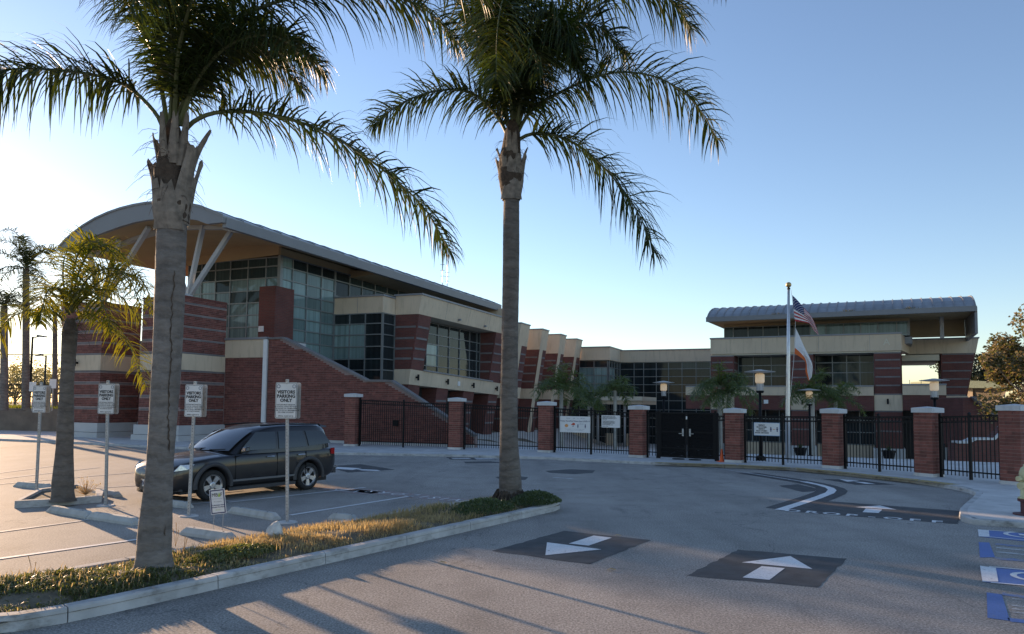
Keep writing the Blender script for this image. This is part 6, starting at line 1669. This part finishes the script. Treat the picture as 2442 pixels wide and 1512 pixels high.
m = MB(CARM); m.hexa([(-2.25,-.6,1.60),(-2.02,-.62,1.63),(-2.02,.62,1.63),(-2.25,.6,1.60),(-2.27,-.58,1.635),(-2.0,-.6,1.68),(-2.0,.6,1.68),(-2.27,.58,1.635)]); m.build('spoiler', M['car'], CAR)
m = MB(CARM); m.box(-2.2,2.1,-.70,.70,.19,.5); m.build('underbody', M['inside'], CAR)
# ================================================================== far left: bank, wall, fence, trees, lights
M['bankw'] = simple('brown_block_wall', (.20,.15,.115), .9, var=.2, scale=1.5, bmp=.3, bscale=20.)
M['grass'] = simple('bank_grass', (.11,.13,.035), .95, var=.35, scale=1.5, bmp=.5, bscale=20.)
bw0, bw1 = gnd(-260,1024), gnd(196,1034)
m = MB(); d = (bw1-bw0); nn = Vector((-d.y, d.x, 0)).normalized()
zt = at(60, 974, bw0.lerp(bw1,.7).y).z
m.extr([(bw0.x,bw0.y,-.2),(bw1.x,bw1.y,-.2),(bw1.x,bw1.y,zt),(bw0.x,bw0.y,zt)], nn*.35)
o = recenter(m.build('retaining_wall', M['bankw'])); tag(o, 'low brown retaining wall along the grassy bank at the far left', 'wall')
m = MB(); q0, q1 = bw0+nn*.36, bw1+nn*.36; q3, q2 = bw0+nn*70-d*.6, bw1+nn*45+d*.05
m.add([(q0.x,q0.y,zt-.08),(q1.x,q1.y,zt-.08),(q2.x,q2.y,zt+.1),(q3.x,q3.y,zt+.1)], [(0,1,2,3)]); tag(m.build('grassy_bank', M['grass']), kind='structure')
m = MB(); rnd = random.Random(9)
for i in range(9000):
    f, g = rnd.random(), rnd.random()**1.6; p = (bw0+nn*(.5+g*9)).lerp(bw1+nn*(.5+g*9), f); h = rnd.uniform(.08,.35); a = rnd.uniform(0,6.28); s = Vector((math.cos(a), math.sin(a), 0))*.03
    b = Vector((p.x,p.y,zt-.08)); m.add([b-s, b+s, b+Vector((rnd.uniform(-.1,.1), rnd.uniform(-.1,.1), h))], [(0,1,2)])
tag(m.build('bank_grass', leafmat('bank_blade', (.10,.13,.03),(.17,.19,.05),.5,(.3,.26,.1))), 'rough sunlit grass along the top of the bank', 'grass', kind='stuff')
# chain-link fence
def chain():
    m, t, b, o = nmat('chain_link'); b.inputs['Base Color'].default_value = (.16,.16,.15,1); b.inputs['Metallic'].default_value = .4
    tc = t.nodes.new('ShaderNodeTexCoord'); sx = t.nodes.new('ShaderNodeSeparateXYZ'); t.links.new(tc.outputs['Object'], sx.inputs[0]); outs = []
    for sgn in ('ADD','SUBTRACT'):
        a = N(t, 'ShaderNodeMath', operation=sgn); t.links.new(sx.outputs[0], a.inputs[0]); t.links.new(sx.outputs[2], a.inputs[1])
        f = N(t, 'ShaderNodeMath', operation='PINGPONG'); f.inputs[1].default_value = .05; t.links.new(a.outputs[0], f.inputs[0])
        l = N(t, 'ShaderNodeMath', operation='LESS_THAN'); l.inputs[1].default_value = .0055; t.links.new(f.outputs[0], l.inputs[0]); outs.append(l)
    mx = N(t, 'ShaderNodeMath', operation='MAXIMUM'); t.links.new(outs[0].outputs[0], mx.inputs[0]); t.links.new(outs[1].outputs[0], mx.inputs[1])
    tr = t.nodes.new('ShaderNodeBsdfTransparent'); ms = t.nodes.new('ShaderNodeMixShader'); t.links.new(mx.outputs[0], ms.inputs[0]); t.links.new(tr.outputs[0], ms.inputs[1]); t.links.new(b.outputs[0], ms.inputs[2]); t.links.new(ms.outputs[0], o.inputs[0]); return m
M['chain'] = chain()
YF = 58.
fa, fb = at(-60, 968, YF), at(215, 968, YF); ftop_z = at(100, 846, YF).z; fbz = zt-.1
CL = empty('chain_link_fence', (fb.x, fb.y, fbz), 0, 'tall chain-link fence with black rails behind the palms on the bank', 'fence')
for x in (-60, 60, 186-5, 215):
    p = at(x, 968, YF); m = MB(); m.tube([(p.x,YF,fbz),(p.x,YF,ftop_z)], .045, 8); m.build('post', M['black'], CL)
for z in (ftop_z, at(100,918,YF).z, at(100,926,YF).z):
    m = MB(); m.tube([(fa.x,YF,z),(fb.x,YF,z)], .04, 6); m.build('rail', M['black'], CL)
m = MB(); m.quad((fa.x,YF+.05,fbz),(fb.x,YF+.05,fbz),(fb.x,YF+.05,ftop_z),(fa.x,YF+.05,ftop_z)); m.build('wire_mesh', M['chain'], CL)
# street light and smaller lights
def area_light(px, pyt, pyb, Y, arm, label):
    t_ = at(px, pyt, Y); b = Vector((t_.x, Y, fbz)); ro = empty('area_light', b, 0, label, 'lamp', 'parking lights at the far left')
    m = MB(); m.tube([b, (t_.x, Y, t_.z)], [.1,.07], 8); m.build('pole', M['black'], ro)
    m = MB(); m.tube([(t_.x,Y,t_.z-.1),(t_.x+arm*.5,Y,t_.z+.02)], .04, 6); m.build('arm', M['black'], ro)
    m = MB(); m.hexa([(t_.x+arm*.4,Y-.2,t_.z),(t_.x+arm,Y-.2,t_.z-.05),(t_.x+arm,Y+.2,t_.z-.05),(t_.x+arm*.4,Y+.2,t_.z),(t_.x+arm*.4,Y-.2,t_.z+.16),(t_.x+arm,Y-.2,t_.z+.06),(t_.x+arm,Y+.2,t_.z+.06),(t_.x+arm*.4,Y+.2,t_.z+.16)]); m.build('lamp_head', M['coping'], ro)
area_light(78, 803, 968, 56., 1.0, 'parking light with flat head beside the tall hazy palm trunk')
area_light(110, 848, 968, 66., -.9, 'smaller parking light behind the chain-link fence')
# pale building beyond the fence
o = MB(); c0, c1 = at(166, 935, 85), at(215, 935, 85); o.box(c0.x, c1.x+6, 85, 95, 0, at(180, 863, 85).z); ob = recenter(o.build('pale_building', M['stucco_w'])); tag(ob, 'pale flat-roofed block beyond the chain-link fence', 'building')
# small signs on the bank
for px, py, lab in ((79,922,'small white sign beside the left of the fence post on the bank'),(127,915,'small white sign on a post just right of the slim hazy palm')):
    p = at(px, py, 48); ro = empty('small_sign', (p.x,p.y,zt-.1), 0, lab, 'sign', 'small signs on the bank')
    m = MB(); m.tube([(p.x,p.y,zt-.1),(p.x,p.y,p.z+.25)], .03, 6); m.build('post', M['steel_g'], ro); m = MB(); m.box(p.x-.22,p.x+.22,p.y-.05,p.y-.03,p.z-.3,p.z+.3); m.build('plate', M['sign_w'], ro)

# ================================================================== broad-leaf trees
def tree(px, pyb, pyt, Y, rx, label, mats, n, leaf, trunkr, seed, zb=None, dens=.55, name='tree', group=None, low=.25, rz=None, trunkm=None):
    rnd = random.Random(seed); b = at(px, pyb, Y); t_ = at(px, pyt, Y); b = Vector((b.x, Y, b.z if zb is None else zb)); H_ = t_.z-b.z
    ro = empty(name, b, 0, label, 'tree', group)
    m = MB(); tips = []
    top = b+Vector((0,0,H_*.45)); m.tube([b, b.lerp(top,.5)+Vector((rnd.uniform(-.2,.2),0,0)), top], [trunkr*1.2, trunkr, trunkr*.7], 8)
    cz = b.z+H_*(low+(1-low)*.5); hz = H_*(1-low)*.5
    clumps = []
    for i in range(26):
        while True:
            q = Vector((rnd.uniform(-1,1), rnd.uniform(-1,1), rnd.uniform(-1,1)))
            if .35 < q.length < 1: break
        c = Vector((b.x+q.x*rx, b.y+q.y*rx, cz+q.z*hz)); clumps.append((c, rnd.uniform(.22,.42)*rx))
        mid = top.lerp(c, .55)+Vector((0,0,-.1*H_*rnd.random())); m.tube([top-Vector((0,0,rnd.uniform(0,.25)*H_)), mid, c], [trunkr*.45, trunkr*.25, .015], 5, cap=False)
    m.build('trunk', trunkm or M['trunk_d'], ro)
    m = MB(); ms = [M[x] for x in mats]
    for i in range(n):
        c, r = rnd.choice(clumps); g = Vector((rnd.gauss(0,1), rnd.gauss(0,1), rnd.gauss(0,1)*.8)); g = g.normalized()*r*rnd.random()**.4; p = c+g
        d = Vector((rnd.uniform(-1,1), rnd.uniform(-1,1), rnd.uniform(-.8,.5))).normalized()*leaf*rnd.uniform(.6,1.3); s = d.cross(Vector((rnd.uniform(-1,1), rnd.uniform(-1,1), rnd.uniform(-1,1)))).normalized()*leaf*.32
        m.cur = rnd.randrange(len(ms)); m.add([p, p+d*.5+s, p+d, p+d*.5-s], [(0,1,2,3)])
    m.build('crown', ms, ro); return ro
M['lf_dark'] = leafmat('dark_evergreen_leaf', (.022,.035,.018),(.045,.05,.025),.2,(.10,.07,.04))
M['lf_aut'] = leafmat('autumn_leaf', (.19,.14,.08),(.30,.24,.15),.45,(.38,.30,.2), .5, (1.3,1.2,.9))
M['lf_aut2'] = leafmat('olive_leaf', (.07,.085,.035),(.13,.135,.06),.45,(.25,.2,.1))
M['lf_haze'] = leafmat('hazed_leaf', (.16,.15,.09),(.22,.20,.12),.5,(.28,.22,.14))  # pale leaf colour has the sun haze over the far trees mixed in
tree(2300, 985, 828, 96, 4.2, 'dark evergreen tree behind the right end of the classroom wing', ('lf_dark',), 9000, .34, .3, 21, zb=-2.)
tree(2350, 985, 868, 92, 2.2, 'lower dark evergreen bush left of the sunlit autumn tree', ('lf_dark',), 4500, .3, .2, 24, zb=-2.)
tree(2472, 1000, 752, 44, 2.9, 'sunlit autumn-coloured tree at the right edge of the picture', ('lf_aut','lf_aut2'), 16000, .23, .13, 22, zb=-1.0, low=.22)
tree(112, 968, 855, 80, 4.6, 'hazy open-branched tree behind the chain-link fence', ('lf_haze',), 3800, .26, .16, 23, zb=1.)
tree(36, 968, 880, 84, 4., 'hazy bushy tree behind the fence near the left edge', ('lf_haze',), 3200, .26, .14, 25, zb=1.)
# ================================================================== right background
GB = empty('green_roofed_building', at(2345, 985, 84)-Vector((0,0,0)), 0, 'low building with pale green roof edge and leaning end wall behind the right pillar', 'building')
Yg = 84.
m = MB(); m.extr([at(2262,905,Yg), at(2411,912,Yg-6), at(2410,926,Yg-6), at(2262,924,Yg)], (.5,9,0)); m.build('roof_edge', simple('pale_green_fascia', (.22,.27,.18), .7), GB)
m = MB(); m.extr([at(2316,926,Yg-1), at(2402,927,Yg-5), at(2380,968,Yg-5), at(2322,962,Yg-1)], (.5,9,0)); m.build('leaning_wall', simple('brown_board_wall', (.15,.12,.09), .85, var=.2), GB)
m = MB(); m.extr([at(2290,924,Yg), at(2319,924,Yg-1.2), at(2319,952,Yg-1.2), at(2290,952,Yg)], (.3,9,0)); m.build('cream_wall', M['stucco'], GB)
m = MB(); m.extr([at(2262,924,Yg+2), at(2300,924,Yg+2), at(2300,1000,Yg+2), at(2262,1000,Yg+2)], (0,6,0)); m.build('rear_wall', M['bankw'], GB)
BL = empty('boundary_wall', at(2400, 990, 90), 0, 'long low grey wall with rail behind the right pillar', 'wall')
m = MB(); m.extr([at(2380,960,90), at(2520,962,90), at(2520,1010,90), at(2330,1010,90)], (0,.4,0)); m.build('wall_face', simple('grey_rendered_wall', (.17,.17,.16), .9), BL)
m = MB(); m.extr([at(2380,956,89.9), at(2520,958,89.9), at(2520,962,89.9), at(2380,960,89.9)], (0,.6,0)); m.build('wall_cap', M['coping'], BL)
for x in (2388, 2395):
    m = MB(); m.tube([at(x,958,89), at(x,932,89)], .07, 6); m.build('post', M['steel_g'], BL)
# outdoor stair flank and stepped low wall
SF = empty('outdoor_stair', at(2330, 1040, 50)*1., 0, 'dark brick stair flank with sloping coping right of the classroom wing', 'stair')
Ys = 52.
m = MB(); m.extr([at(2296,949,Ys), at(2317,947,Ys), at(2372,996,Ys), at(2398,1040,Ys), at(2296,1062,Ys)], (.3,4,0)); m.build('flank_wall', M['brickfar'], SF)
m = MB(); m.bar(at(2317,947,Ys-.05), at(2370,994,Ys-.05), .5, .16); m.build('coping', M['band'], SF)
LW = empty('stepped_low_wall', at(2330, 1098, 36), 0, 'low brick wall with pale stepped capping behind the rightmost fence panel', 'wall')
Yl = 36.; prof = [(2274,1054),(2302,1054),(2318,1046),(2362,1046),(2378,1030),(2392,1016),(2412,1014),(2440,1014)]
m = MB(); m.extr([at(x,y+2,Yl) for x, y in prof]+[at(2440,1104,Yl), at(2274,1100,Yl)], (0,.5,0)); m.build('wall_face', M['brickfar'], LW)
for (x0,y0),(x1,y1) in zip(prof, prof[1:]):
    m = MB(); m.bar(at(x0,y0,Yl+.2), at(x1,y1,Yl+.2), .6, .11); m.build('cap', M['cap'], LW)
# low weeds in the roof gutters of the wing
WEED = leafmat('gutter_weed', (.08,.08,.03),(.14,.12,.05),.4)
for u_ in (-2.9, 2.6, 6.9):
    c = FR @ Vector((u_, 64.95, 10.0)); tuft('gutter_weeds', WING, c, 90, .6, .28, WEED)
